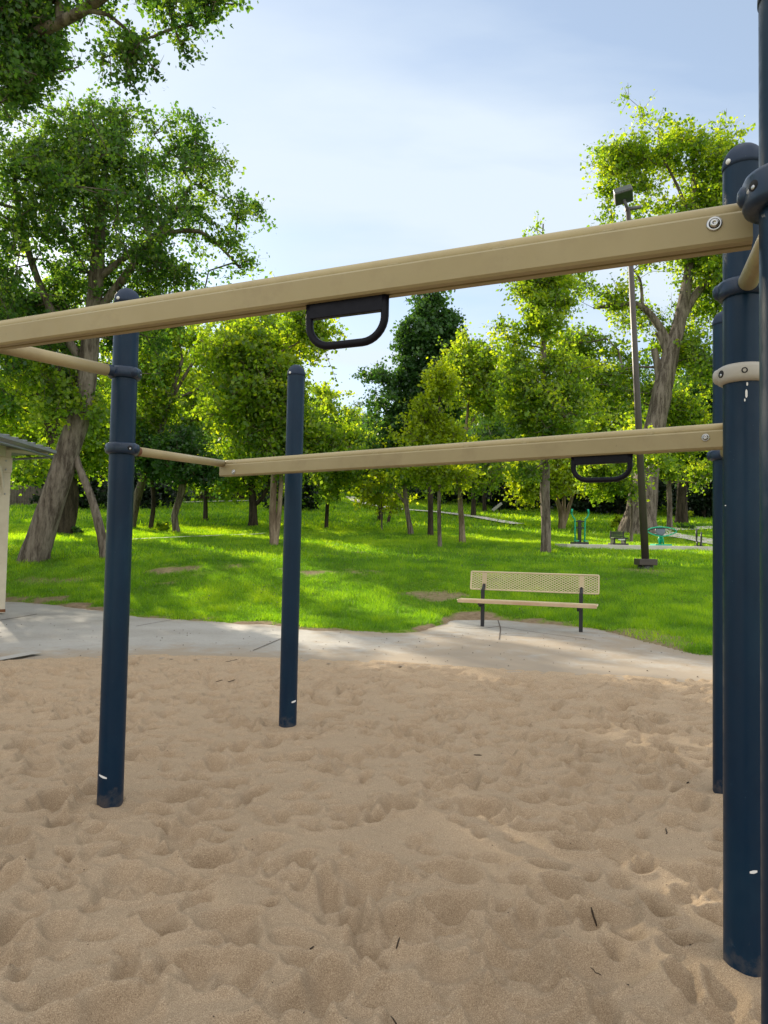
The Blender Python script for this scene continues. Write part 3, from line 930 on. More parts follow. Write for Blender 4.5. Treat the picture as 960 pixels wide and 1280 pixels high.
# --- big pale leaning trunk and its wide crown
px_tree('broadleaf_tree', 'bright green tree with pale trunk leaning right behind the near navy post',
        [(162, 660, 13), (172, 620, 11), (186, 580, 9), (199, 545, 8), (212, 500, 6), (228, 450, 4)],
        [(215, 470, 65, 55), (290, 425, 80, 55), (230, 410, 70, 40), (360, 430, 40, 40), (250, 520, 60, 35), (200, 420, 50, 45), (330, 500, 50, 45), (175, 540, 40, 40)],
        640, 72, .95, .20, LB, BK, 105, start=.5, extra=[[(206, 520, 5), (225, 480, 4), (250, 440, 3)], [(212, 500, 4), (240, 490, 3), (270, 470, 2)]])
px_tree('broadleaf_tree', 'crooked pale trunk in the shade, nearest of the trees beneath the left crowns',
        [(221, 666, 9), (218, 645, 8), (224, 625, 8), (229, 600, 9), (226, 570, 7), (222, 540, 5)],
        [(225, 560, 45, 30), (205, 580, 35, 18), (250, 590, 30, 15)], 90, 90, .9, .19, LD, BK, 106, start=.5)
px_tree('broadleaf_tree', 'thin dark tree left of the crooked pale trunk',
        [(188, 661, 6), (192, 630, 5), (190, 600, 4), (188, 560, 3)],
        [(188, 575, 32, 30), (175, 600, 25, 12)], 60, 90, .9, .2, LD, BD, 107, start=.5)
px_tree('broadleaf_tree', 'small dark trunked tree standing alone on the shaded left lawn',
        [(257, 650, 6), (257, 620, 5), (258, 590, 4), (258, 560, 3)],
        [(257, 585, 42, 28), (285, 600, 26, 14)], 80, 90, 1.0, .22, LB, BD, 108, start=.4)
px_tree('forked_tree', 'dark forked tree behind the left end of the rear beam',
        [(316, 658, 11), (316, 630, 9), (315, 605, 8), (312, 570, 5), (310, 530, 3)],
        [(320, 560, 70, 32), (330, 520, 60, 40), (290, 590, 40, 18), (345, 590, 30, 16)],
        170, 95, 1.1, .23, LB, BD, 109, start=.45, extra=[[(317, 632, 6), (328, 622, 5), (337, 600, 4), (342, 570, 3)], [(315, 612, 5), (304, 600, 4), (296, 580, 3)]])
px_tree('broadleaf_tree', 'tall bright green tree with pale flaky double trunk left of the freestanding post',
        [(343, 682, 10), (341, 650, 9), (342, 610, 8), (344, 560, 7), (346, 500, 5), (350, 440, 3)],
        [(345, 440, 60, 45), (385, 480, 45, 50), (330, 500, 60, 40), (400, 540, 40, 35), (355, 555, 50, 28), (375, 420, 40, 35), (310, 430, 50, 40)],
        560, 72, .75, .155, LB, BP, 110, start=.35, extra=[[(345, 682, 6), (349, 640, 6), (352, 590, 5), (352, 530, 4), (360, 470, 3)]])
px_tree('broadleaf_tree', 'dark slim tree just right of the freestanding post with low bright leaves',
        [(408, 661, 5), (409, 635, 4.5), (412, 605, 4), (411, 575, 3)],
        [(410, 570, 50, 30), (425, 605, 24, 16, -1), (390, 600, 20, 16), (430, 545, 30, 24)],
        130, 95, .95, .2, LB, BD, 111, start=.35)
px_tree('broadleaf_tree', 'short stout tree at the top of the sunlit slope beside the hill path',
        [(475, 652, 7), (476, 630, 6), (475, 600, 4)], [(472, 585, 34, 22), (455, 570, 30, 22), (490, 565, 30, 22)], 100, 90, 1.1, .24, LD, BD, 112, start=.35)
px_tree('broadleaf_tree', 'leaning thin trunk beside the hill path, right of the stout one',
        [(485, 654, 4), (488, 640, 3.5), (492, 618, 3), (494, 590, 2.5)], [(495, 580, 24, 24), (480, 560, 30, 20)], 60, 90, 1.1, .24, LB, BD, 113, start=.4)
px_tree('young_tree', 'small young tree with sparse golden green leaves on the slope',
        [(477, 664, 2.4), (477, 640, 2), (476, 615, 1.8), (475, 592, 1.2)], [(476, 607, 22, 22), (492, 622, 18, 14), (462, 618, 16, 12)], 60, 34, .7, .2, LY, BK, 114, start=.3)
px_tree('broadleaf_tree', 'grey trunk leaning slightly left with a fork, left of the paired slim trunks',
        [(514, 668, 7), (509, 640, 6), (506, 612, 5.5), (503, 585, 4), (500, 555, 3)],
        [(505, 570, 40, 30), (490, 600, 25, 12), (520, 595, 30, 12)], 110, 95, .9, .19, LB, BK, 115, start=.4, extra=[[(508, 632, 3.5), (498, 618, 3), (488, 605, 2)]])
px_tree('dark_maple_tree', 'tall dark green spreading tree seen under the front beam handle',
        [(538, 670, 7), (538, 630, 6.5), (537, 580, 6), (536, 520, 5), (536, 460, 4), (540, 400, 2.5), (542, 372, 1.5)],
        [(540, 390, 20, 24), (530, 425, 42, 26), (535, 465, 58, 26), (500, 470, 42, 12), (520, 505, 58, 22), (560, 420, 28, 26), (510, 545, 44, 28)],
        560, 84, .70, .18, LD, BD, 116, vf=1.35, start=.4, flat=.45)
px_tree('young_tree', 'slim trunked yellow green tree in front of the tall dark maple',
        [(550, 685, 5.5), (549, 650, 5), (549, 610, 4.5), (549, 560, 3.5), (549, 510, 2.5), (550, 465, 1.5)],
        [(549, 480, 18, 22), (549, 515, 32, 22), (552, 550, 46, 24), (575, 545, 26, 20), (548, 590, 46, 20)],
        330, 60, .5, .13, LY, BK, 117, start=.35)
px_tree('birch_tree', 'pale barked birch right of the slim yellow green tree',
        [(578, 679, 7.5), (577, 650, 7), (575, 615, 6), (578, 570, 4.5), (585, 510, 3), (588, 450, 2)],
        [(588, 460, 32, 38), (600, 500, 36, 30), (590, 550, 40, 25), (580, 592, 44, 20), (620, 470, 22, 30)],
        340, 60, .65, .15, LB, BP, 118, start=.35, extra=[[(582, 540, 3), (610, 500, 2.5), (640, 485, 2)]])
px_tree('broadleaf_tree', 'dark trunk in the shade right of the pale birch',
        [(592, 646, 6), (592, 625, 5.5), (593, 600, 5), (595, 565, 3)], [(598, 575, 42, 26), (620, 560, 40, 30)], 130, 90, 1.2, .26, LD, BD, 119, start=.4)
px_tree('broadleaf_tree', 'dark slender trunk near the white board in the woods',
        [(606, 640, 5), (605, 620, 4.5), (606, 590, 4)], [(615, 555, 44, 34)], 90, 90, 1.3, .28, LD, BD, 120, start=.4)
px_tree('linden_tree', 'straight trunked airy tree rising between bench and lamp pole',
        [(682, 691, 13), (682, 650, 12), (681, 600, 11), (681, 540, 10), (680, 480, 8), (679, 420, 6), (678, 360, 4.5), (678, 310, 2.5), (679, 280, 1.5)],
        [(679, 296, 13, 30, 0, 2.6), (670, 335, 28, 24, 0, 1.6), (695, 350, 26, 20, 0, 1.2), (676, 375, 44, 26, 0, 1.2), (670, 420, 50, 34), (700, 440, 45, 34), (675, 500, 62, 34), (640, 470, 30, 24), (700, 540, 60, 26), (640, 540, 44, 24), (680, 590, 40, 14)],
        700, 55, .50, .125, LB, BK, 121, start=.3, flat=.6)
px_tree('river_birch_tree', 'bright low tree with three reddish stems behind the green pull machine',
        [(702, 662, 9), (701, 640, 6), (693, 615, 5), (688, 590, 3)],
        [(690, 600, 45, 14, -1), (660, 595, 26, 14, -1), (715, 590, 40, 24), (735, 600, 26, 20), (690, 570, 50, 20), (655, 615, 20, 8, -1)],
        230, 95, .85, .2, LY, BP, 122, start=.5, extra=[[(703, 660, 5), (705, 630, 4.5), (704, 590, 3)], [(704, 660, 5), (712, 632, 4.5), (722, 600, 3)]])
# giant cottonwood on the right
px_tree('cottonwood_tree', 'giant old cottonwood with massive leaning trunk behind the lamp pole',
        [(797, 667, 42), (801, 640, 34), (810, 590, 28), (820, 530, 25), (829, 480, 23), (836, 450, 20), (850, 400, 15), (860, 345, 12), (866, 290, 9), (868, 230, 6), (865, 180, 3)],
        [(835, 185, 55, 42), (905, 195, 28, 36, 0, .9), (780, 200, 50, 22), (770, 235, 34, 22, 0, .8), (870, 240, 70, 48), (905, 270, 60, 50), (800, 230, 30, 20, 0, .6), (790, 330, 66, 32, 0, .8), (730, 345, 40, 24, 2, .8), (830, 300, 50, 40, 0, .8), (880, 350, 80, 50),
         (750, 375, 45, 26, 0, .8), (900, 440, 60, 50), (850, 440, 40, 30, 2, .8), (790, 430, 50, 36, 2), (760, 480, 60, 36, 3, 1), (840, 520, 60, 30, 4, .8), (720, 440, 40, 40, 4, .8), (815, 335, 55, 40, 1, 1.1), (845, 385, 60, 36, 2, 1), (770, 300, 40, 26, 0, .7)],
        1250, 54, .95, .21, LB, BK, 123, start=.6, sides=20,
        extra=[[(834, 462, 14), (833, 435, 11), (822, 415, 9)],
               [(838, 440, 13), (828, 415, 10), (812, 392, 8), (795, 380, 6.5), (768, 382, 5), (742, 385, 3)],
               [(846, 410, 12), (868, 370, 10), (893, 348, 7), (930, 330, 4)],
               [(826, 478, 11), (821, 450, 9), (817, 436, 7)],
               [(803, 388, 5), (800, 350, 3), (785, 330, 2)], [(866, 290, 6), (850, 240, 4), (830, 200, 2.5)], [(860, 345, 6), (885, 290, 5), (905, 230, 3)]])
px_tree('young_tree', 'thin young trunk in front of the giant cottonwood base',
        [(789, 678, 4), (790, 650, 3.5), (790, 620, 3), (790, 585, 2.2)], [(770, 600, 34, 18), (760, 580, 40, 20), (800, 560, 30, 22)], 110, 95, .7, .17, LB, BK, 124, start=.4)
px_tree('broadleaf_tree', 'mid sized tree with straight trunk right of the lamp pole',
        [(837, 661, 7), (837, 630, 6), (836, 595, 5), (838, 550, 3.5), (840, 515, 2)],
        [(840, 545, 40, 24), (830, 585, 45, 18), (870, 595, 40, 14), (815, 560, 30, 20), (838, 510, 24, 16, 0, .8)],
        230, 95, .85, .19, LB, BK, 125, start=.35)
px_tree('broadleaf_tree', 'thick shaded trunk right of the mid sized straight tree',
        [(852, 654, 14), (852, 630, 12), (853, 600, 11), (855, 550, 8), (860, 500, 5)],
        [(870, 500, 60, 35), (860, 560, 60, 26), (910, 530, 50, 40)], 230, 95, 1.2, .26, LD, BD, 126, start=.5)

# --- fillers farther back: copies of three kinds
def proto(name, label, lm, bm, seed, hgt, wid, K=90, ls=.32, shape='round'):
    P = [(0, 0, 0), (.1, 0, hgt * .3), (0, .1, hgt * .6), (.1, 0, hgt * .95)]
    if shape == 'round':
        bl = [(0, 0, hgt * .62, wid, wid, hgt * .30, 1.3), (wid * .5, 0, hgt * .45, wid * .6, wid * .6, hgt * .18, .8), (-wid * .5, .2, hgt * .48, wid * .6, wid * .6, hgt * .18, .8), (0, 0, hgt * .85, wid * .5, wid * .5, hgt * .16, .8), (0, 0, hgt * .3, wid * .8, wid * .8, hgt * .12, .8)]
    else:
        bl = [(0, 0, hgt * (.12 + .13 * k), wid * (1.05 - .15 * k), wid * (1.05 - .15 * k), hgt * .07, 1) for k in range(7)]
    return make_tree(name, label, [(P, [hgt * .022, hgt * .018, hgt * .012, .04])], bl, 170, K * 3 // 4, 1.15 if shape == 'round' else .8, ls, lm, bm, seed, start=.2, twigr=.02)

def copy_tree(src, loc, s, rot, label, group):
    r = src.copy(); COL.objects.link(r)
    r.location = loc; r.scale = (s, s, s); r.rotation_euler = (0, 0, rot)
    r['label'] = label; r['group'] = group
    for ch in list(src.children):
        c = ch.copy(); COL.objects.link(c); c.parent = r
    return r
_t = terr
terr = lambda x, y: np.zeros_like(np.asarray(x, float)) - 5.0
PR = {'g': proto('background_tree', 'x', LB, BD, 201, 13, 4.2), 'd': proto('background_tree', 'x', LD, BD, 202, 15, 4.6),
      'p': proto('background_tree', 'x', LG, BK, 203, 16, 4.0, K=34, ls=.3), 's': proto('spruce_tree', 'x', M['needle'], BD, 204, 9, 3.0, K=170, ls=.26, shape='cone')}
terr = _t
WORD = {'g': 'green broadleaf tree', 'd': 'dark green broadleaf tree', 'p': 'pale thin leaved tree', 's': 'dark spruce'}
used = set()
def filler(kind, px, Y, s, where, grp='trees along the edge of the woods'):
    X = (px - 480) / F_PX * Y
    loc = (X, Y, float(terr(X, Y)) - .1)
    lab = WORD[kind] + ' ' + where
    if kind not in used:
        used.add(kind); r = PR[kind]
        r.location = loc; r.scale = (s, s, s); r['label'] = lab; r['group'] = grp
        return r
    return copy_tree(PR[kind], loc, s, random.Random(int(px * 7 + Y)).uniform(0, 6.28), lab, grp)
filler('s', 190, 56, 1.0, 'in the gloom left of the crooked pale trunk')
filler('s', 90, 52, .85, 'behind the big leaning trunk on the far left')
filler('s', 365, 58, .85, 'low beside the pale flaky double trunk')
filler('s', 640, 66, 1.1, 'behind the white board')
filler('s', 670, 72, 1.2, 'between the white board and the straight airy tree')
filler('s', 740, 66, 1.1, 'behind the three stemmed birch')
filler('s', 775, 62, 1.0, 'left of the giant cottonwood base')
filler('s', 880, 60, 1.0, 'at the far right behind the mid sized tree')
filler('s', 560, 74, 1.2, 'behind the slim trunks in the middle')
filler('s', 280, 72, 1.2, 'beyond the lone small tree on the left lawn')
filler('s', 930, 64, 1.0, 'hidden partly by the right hand posts')
filler('g', 30, 62, .9, 'beyond the shelter roof')
filler('g', 110, 70, 1.05, 'behind the slim leaning trunk')
filler('g', 235, 66, 1.0, 'above the shaded left lawn')
filler('g', 330, 78, 1.25, 'behind the forked tree')
filler('g', 400, 88, 1.1, 'behind the freestanding post')
filler('g', 435, 104, 1.0, 'at the top of the sunlit slope')
filler('d', 470, 96, .8, 'above the start of the hill path')
filler('g', 500, 84, .85, 'right of the hill path')
filler('g', 600, 74, .95, 'behind the pale birch')
filler('d', 570, 86, .95, 'far behind the slim yellow green tree')
filler('g', 640, 82, 1.05, 'above the white board')
filler('g', 715, 72, 1.05, 'behind the straight airy tree')
filler('g', 760, 64, 1.0, 'left of the lamp pole')
filler('d', 810, 72, 1.0, 'behind the giant cottonwood')
filler('g', 870, 62, .95, 'behind the thick shaded trunk')
filler('d', 925, 66, 1.15, 'behind the right hand posts')
filler('g', 960, 58, 1.1, 'at the right edge of the picture')
filler('p', 447, 120, 1.0, 'standing faint against the sky over the slope')
filler('p', 620, 96, 1.05, 'standing faint above the pale birch')
filler('p', 590, 90, 1.0, 'rising right of the dark maple')
filler('d', 150, 84, 1.1, 'far behind the near navy post')
filler('d', 20, 84, 1.1, 'far behind the shelter')
filler('d', -60, 60, 1.1, 'left of the picture edge')
filler('d', 260, 92, 1.0, 'at the back of the left woods')

filler('g', 215, 74, 1.2, 'filling the gap right of the near navy post')
filler('g', 285, 84, 1.25, 'high on the slope beyond the forked tree')
filler('g', 365, 96, 1.2, 'high on the slope right of the pale double trunk')
filler('g', 60, 76, 1.2, 'beyond the stout dark trunk')
filler('g', 545, 96, 1.05, 'beyond the grey trunk with a fork')
filler('g', 690, 88, 1.15, 'far behind the straight airy tree')
filler('g', 840, 84, 1.2, 'far behind the giant cottonwood')
filler('g', 420, 72, .62, 'low on the shaded side of the sunlit slope')
# far woods as one mass
rs = np.random.RandomState(77)
Nw = 1500
t = rs.uniform(-.72, .72, Nw); y = rs.uniform(98, 150, Nw); x = t * y
top = 7 + 5.5 * fbm(t * 9, t * 0 + 2, 131, 3) - 5.0 * np.exp(-((t + .035) / .07) ** 2)
C = np.stack([x, y, terr(x, y) + rs.rand(Nw) * np.maximum(2.5, top)], -1)
v, f, tint = leaves_np(C, 2.6, 46, .75, rs, .8)
tag(link('far_woods', np_mesh('far_woods', v, f, LB, {'tint': ('FACE', tint)})), 'dense dark woodland closing off the far side of the park', 'woods', kind='stuff')
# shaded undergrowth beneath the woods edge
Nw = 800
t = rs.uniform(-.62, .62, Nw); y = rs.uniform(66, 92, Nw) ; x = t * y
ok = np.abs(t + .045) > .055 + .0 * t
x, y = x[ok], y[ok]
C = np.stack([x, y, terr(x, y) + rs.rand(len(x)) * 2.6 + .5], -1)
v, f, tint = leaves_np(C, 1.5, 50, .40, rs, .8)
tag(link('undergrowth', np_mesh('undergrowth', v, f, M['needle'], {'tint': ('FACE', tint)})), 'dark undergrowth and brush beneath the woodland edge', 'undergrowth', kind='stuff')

def shrub(px, py, rpx, hpx, lm, label, n=14):
    b = hit(px, py); s = b.y / F_PX
    root = empty('shrub', b, label, 'shrub')
    rs = np.random.RandomState(int(px))
    C = np.stack([b.x + rs.normal(0, .5, n) * rpx * s, b.y + rs.normal(0, .5, n) * rpx * s, b.z + rs.rand(n) * hpx * s], -1)
    v, f, tint = leaves_np(C, rpx * s * .5, 60, .16, rs, .9)
    link('foliage', np_mesh('foliage', v, f, lm, {'tint': ('FACE', tint)}), root)
    m_ = MB()
    for k in range(n):
        m_.tube([tuple(b), tuple((Vector(C[k]) + b) / 2 + Vector((0, 0, .05))), tuple(C[k])], [.02, .015, .008], 5)
    m_.build('stem', BD, root)
shrub(772, 660, 8, 14, LY, 'small bright shrub at the foot of the giant cottonwood')
shrub(206, 664, 9, 10, LB, 'low green shrub beside the crooked pale trunk')
shrub(860, 650, 5, 10, LY, 'small bright sapling beside the thick shaded trunk')
shrub(862, 662, 8, 3, LD, 'low dark tuft on the lawn beyond the far path')
shrub(96, 668, 12, 6, LD, 'low leafy growth around the stout dark trunk')

# ------------------------------------------------------------------ shelter (hexagonal)
hc = Vector((-9.4, 10.4, 0)); R6, RP = 4.2, 3.4; TH0 = math.atan2(.54, .84)
sh = empty('picnic_shelter', hc, 'cream posted open shelter with grey metal roof at the left edge', 'shelter')
EZ, AZ = 2.82, 3.06
def hexp(R, z, k): return hc + Vector((R * math.cos(TH0 + k * PI / 3), R * math.sin(TH0 + k * PI / 3), z))
rf = MB()
top = [hexp(R6, EZ + .05, k) for k in range(6)] + [hc + Vector((0, 0, AZ + .05))]
bot = [hexp(R6, EZ, k) for k in range(6)] + [hc + Vector((0, 0, AZ))]
fs = []
for k in range(6):
    k2 = (k + 1) % 6
    fs += [(k, k2, 6), (7 + k2, 7 + k, 13), (k, 7 + k, 7 + k2, k2)]
rf.add(top + bot, fs)
for k in range(6):   # standing seams
    a, b_ = hexp(R6 + .01, EZ + .06, k), hexp(R6 + .01, EZ + .06, k + 1)
    apex = hc + Vector((0, 0, AZ + .06))
    for j in range(1, 14):
        p = a.lerp(b_, j / 14); q = apex.lerp((a + b_) / 2, abs(j / 14 - .5) * 2)
        q = p.lerp(apex, 1 - abs(j / 14 - .5) * 2) if True else q
        q = p + (apex - (a + b_) / 2) * (1 - abs(j / 14 - .5) * 2)
        rf.tube([p, q], .014, 4)
roof = rf.build('roof', M['roof'], sh)
fa = MB()
for k in range(6):
    a, b_ = hexp(R6 - .06, EZ - .07, k), hexp(R6 - .06, EZ - .07, k + 1)
    fa.tube([a, b_], .02, 4)
fa.build('fascia', M['roof'], roof)
bm_ = MB()
for k in range(6):
    a, b_ = hexp(RP, EZ - .22 + .22, k), hexp(RP, EZ - .22 + .22, k + 1)
    d = (b_ - a); an = math.atan2(d.y, d.x)
    bm_.box((a + b_) / 2 + Vector((0, 0, -.02)), (d.length - .2, .09, .22), Matrix.Rotation(an, 3, 'Z'))
    c0, c1 = hexp(RP - .1, EZ + .16, k), hc + Vector((0, 0, AZ - .12))
    bm_.tube([hexp(R6 - .15, EZ - .01, k), c1], .05, 4)
bm_.build('ring_beam', M['shelter'], sh)
for k in range(6):
    p = hexp(RP, 0, k); Rk = Matrix.Rotation(TH0 + k * PI / 3 + PI / 4 * 0, 3, 'Z')
    a = MB(); a.box(p + Vector((0, 0, 1.42)), (.155, .155, 2.80), Rk, ch=.008)
    po = a.build('post', M['shelter'], sh)
    a = MB(); a.box(p + Vector((0, 0, .06)), (.165, .165, .05), Rk, ch=.004); a.build('base_plate', M['rust'], po)
    a = MB()
    tdir = (hexp(RP, 0, k + 1) - p).normalized()
    for s_ in (1, -1):
        td = tdir if s_ == 1 else (hexp(RP, 0, k - 1) - p).normalized()
        pts = []
        for j in range(9):
            an = j / 8 * PI / 2
            pts.append(p + td * (.06 + .42 * (1 - math.cos(an))) + Vector((0, 0, 2.02 + .62 * math.sin(an))))
        a.tube(pts, .032, 4)
    a.box(p + Vector((0, 0, 2.55)), (.19, .19, .26), Rk, ch=.01)
    a.build('bracket', M['shelter'], po)
    for zz in (2.05, 2.47, 2.62):
        for sg in (0, 1, 2, 3):
            a = MB()
            dr = Matrix.Rotation(sg * PI / 2 , 3, 'Z') @ Rk @ Vector((0, 1, 0))
            a.lathe([(0, .012), (.012, .010), (.018, 0)], p + dr * (.0775 if zz < 2.1 else .095) + Vector((0, 0, zz)), dr, 10)
            a.build('bolt', M['steel'], po)

# ------------------------------------------------------------------ glide structure
tr = empty('overhead_glider', (0, 3, 0), 'navy and tan playground overhead glider spanning the sand pit', 'play structure')
PR_ = .0635; TOPZ = 2.68
TOP = {'P1': 2.72, 'P2': 2.71, 'P3': 2.69, 'L1': 2.655, 'L2': 2.645, 'L0': 2.66}
RIV = {'L2': (375, 462), 'L1': (170, 366), 'P2': (911, 190)}
def toward(c):
    d = Vector((-c[0], -c[1], 0)); return d.normalized()
def post(k, parent):
    x, y = POSTS[k]; zt = TOP[k]
    a = MB(); prof = [(PR_, -.25), (PR_, .3), (PR_, .9), (PR_, 1.5), (PR_, 2.1), (PR_, zt - .075)]
    a.lathe(prof, (x, y, 0), n=40)
    po = a.build('post', M['post'], parent)
    a = MB(); r = PR_ + .0025; z0 = zt - .085
    prof = [(PR_ - .01, z0), (r, z0), (r, z0 + .012)] + [(r * math.cos(t_), z0 + .012 + (.073) * math.sin(t_)) for t_ in np.linspace(.1, PI / 2 - .01, 9)]
    a.lathe(prof, (x, y, 0), n=40)
    cp = a.build('cap', M['cap'], po)
    if k in RIV:
        for ang in (-.75, 2.4):
            q = math.atan2(-y, -x) + ang
            dr = Vector((math.cos(q), math.sin(q), 0))
            a = MB(); a.lathe([(.009, -.002), (.009, .003), (.005, .006), (0.0001, .007)], Vector((x, y, z0 + .014)) + dr * r, dr, 12)
            a.build('rivet', M['whitepaint'], cp)
    return po
PO = {}
for k in ('P1', 'P2', 'P3', 'L1', 'L0'):
    PO[k] = post(k, tr)
fr = empty('playground_post', (POSTS['L2'][0], POSTS['L2'][1], 0), 'freestanding navy post with rounded top rising behind the rear beam', 'post')
PO['L2'] = post('L2', fr)

def clamp(k, z, pipe_dir, mat, h=.060, R=.0835):
    x, y = POSTS[k]; c = Vector((x, y, z))
    a = MB()
    ri = PR_ - .002
    prof = [(ri, -h / 2), (R - .014, -h / 2), (R - .004, -h / 2 + .006), (R, -h / 2 + .016), (R, h / 2 - .016), (R - .004, h / 2 - .006), (R - .014, h / 2), (ri, h / 2)]
    a.lathe(prof, c, n=40)
    d = Vector((pipe_dir[0], pipe_dir[1], 0)).normalized(); s = Vector((-d.y, d.x, 0))
    # socket and parting ears
    a.lathe([(.0, R + .035), (.022, R + .035), (.028, R + .028), (.030, R - .02)], c, d, 18)
    for sg in (1, -1):
        q = c + s * sg * (R - .003)
        a.lathe([(.0001, .014), (.012, .013), (.022, .007), (.027, -.004)], q, s * sg, 16)
    cl = a.build('clamp', mat, PO[k])
    for sg in (1, -1):
        for dd in (.55,):
            e = MB(); bt = MB()
            u = (s * sg * .85 - d * dd).normalized()
            q = c + u * (R - .0005)
            e.lathe([(.0001, .0016), (.012, .0016), (.0145, -.002)], q, u, 16)  # raised disc; the shade of a hole is put into its dark colour
            bt.lathe([(.0001, .0034), (.004, .0032), (.006, .001)], q - Vector((0, 0, .004)), u, 10)
            e.build('bolt_hole_shade', M['hole'], cl); bt.build('bolt', M['steel'], cl)
    return cl

def V2(k): return Vector((*POSTS[k], 0))
ZF, ZR = 2.163, 1.852        # centre heights of front and rear beams
clamp('P1', 2.18, V2('P2') - V2('P1'), M['clamp'], h=.085, R=.099)
clamp('P2', 2.215, V2('P1') - V2('P2'), M['clamp'])
clamp('P2', 1.93, V2('P3') - V2('P2'), M['tanclamp'])
clamp('P3', 1.875, V2('P2') - V2('P3'), M['clamp'])
clamp('L1', 2.205, V2('L0') - V2('L1'), M['clamp'])
Lr = at(281, 583, 5.01)
clamp('L1', 1.812, Vector((Lr.x, Lr.y, 0)) - V2('L1'), M['clamp'])
clamp('L0', 2.19, V2('L1') - V2('L0'), M['clamp'])

def crosspipe(p0, p1, r=.030, rustend=None, bend=None):
    a = MB(); a.tube([p0, p1] if bend is None else [p0] + bend + [p1], r, 20)
    o = a.build('cross_pipe', M['tanpipe'], tr)
    if rustend is not None:
        d = (p1 - p0).normalized()
        a = MB(); a.lathe([(r * .7, -.012), (r + .0015, -.010), (r + .0018, .006), (r + .0005, .024)], p0 + d * .012, d, 20)
        a.build('rusty_collar', M['rust'], o)
    return o
def pz(k, z): return Vector((*POSTS[k], z))
def trim(a, b, da, db):
    d = (b - a).normalized(); return a + d * da, b - d * db
crosspipe(*trim(pz('P1', 2.165), pz('P2', 2.215), .115, .11))
crosspipe(*trim(pz('L1', 2.205), pz('L0', 2.19), .11, .11))
crosspipe(*trim(pz('P2', 1.93), pz('P3', 1.875), .11, .11))

def beam(A, B, wd, hh, rr):
    """channel beam with a round rail on top; A,B = end centres of the whole section; side nearer the camera is +n"""
    A, B = Vector(A), Vector(B); L = (B - A).length; u = (B - A).normalized(); up = Vector((0, 0, 1)); n = u.cross(up).normalized()
    if n.y > 0: n = -n
    tot = hh + rr * 1.3
    zb = -tot / 2; zt = zb + hh; w = wd / 2; t_ = .006; sl_ = .006; cc = .007
    poly = [(-w + cc, zt), (-w, zt - cc), (-w, zb + cc), (-w + cc, zb), (-sl_, zb), (-sl_, zb + t_), (-w + t_, zb + t_), (-w + t_, zt - t_), (w - t_, zt - t_), (w - t_, zb + t_), (sl_, zb + t_), (sl_, zb), (w - cc, zb), (w, zb + cc), (w, zt - cc), (w - cc, zt)]
    a = MB(); a.prism(poly, A, n, up, u, L)
    bo = a.build('beam', M['tan'], tr)
    a = MB(); N = 40
    pts = [A + u * (-.004 + (L + .008) * i / N) + up * (zt + rr * .42) for i in range(N + 1)]
    a.tube(pts, rr, 20); a.build('rail', M['tanpipe'], bo)
    # stitch weld under the rail
    a = MB(); k = 0; s_ = .12
    rw = random.Random(int(L * 100))
    while s_ < L - .2:
        ln = rw.uniform(.03, .05)
        q = A + u * s_ + n * (w * .60) + up * (zt + .003)
        a.tube([q + u * (ln * j / 5) + up * rw.uniform(-.0008, .0008) for j in range(6)], [.002, .0042, .0045, .0043, .0045, .002], 6)
        s_ += rw.uniform(.28, .34)
    a.build('weld', M['tan'], bo)
    return bo, A, u, n, up, zb, zt, w, L

def bolt_at(bi, px, py, r=.017):
    bo, A, u, n, up, zb, zt, w, L = bi
    d = ray(px, py); P0 = A + n * w
    t_ = (P0 - CAM).dot(n) / d.dot(n); q = CAM + d * t_
    a = MB(); a.lathe([(r * .5, .0), (r, .0005), (r, .003), (r * .78, .004), (r * .72, .0035)], q, n, 24)
    a.lathe([(r * .62, .003), (r * .60, .007), (r * .42, .0095), (r * .25, .010), (r * .22, .0085), (.0001, .0083)], q, n, 20)
    a.build('bolt', M['steel'], bo)
    a = MB(); a.lathe([(r * .73, .0038), (r * .61, .0042)], q, n, 20); a.build('bolt_hole_shade', M['hole'], bo)  # thin dark ring, shade of the gap round the bolt put into its colour

def on_beam(bi, px, py):
    bo, A, u, n, up, zb, zt, w, L = bi
    d = ray(px, py); t_ = (A - CAM).dot(n) / d.dot(n); q = CAM + d * t_
    return (q - A).dot(u)

def glide_handle(bi, pxl, pyl, pxr, pyr, drop, plate, label):
    bo, A, u, n, up, zb, zt, w, L = bi
    s0, s1 = on_beam(bi, pxl, pyl), on_beam(bi, pxr, pyr)
    W = s1 - s0; r = .0125; T = A + up * zb
    def P(s, z): return T + u * s - up * z
    pts = [P(s0 + r, -.004), P(s0 + r, .03), P(s0 + r, drop * .42)]
    cr = W * .26
    for j in range(1, 8):
        an = j / 8 * PI / 2
        pts.append(P(s0 + r + cr * (1 - math.cos(an)), drop * .42 + (drop * .58 - r) * math.sin(an)))
    m_ = [P(s0 + r + cr, drop - r), P(s1 - r - cr, drop - r)]
    rt = [P(s0 + s1 - (p - T).dot(u), -(p - T).dot(up)) for p in pts][::-1]
    a = MB(); a.tube(pts + m_ + rt, r, 14)
    h = a.build('handle', M['handle'], tr); tag(h, label)
    a = MB(); a.box(P((s0 + s1) / 2, plate / 2 - .002), (W - 2.0 * r, .022, plate), Matrix((u, n, up)).transposed(), ch=.003)
    a.build('hanger_plate', M['handle'], h)
    return h

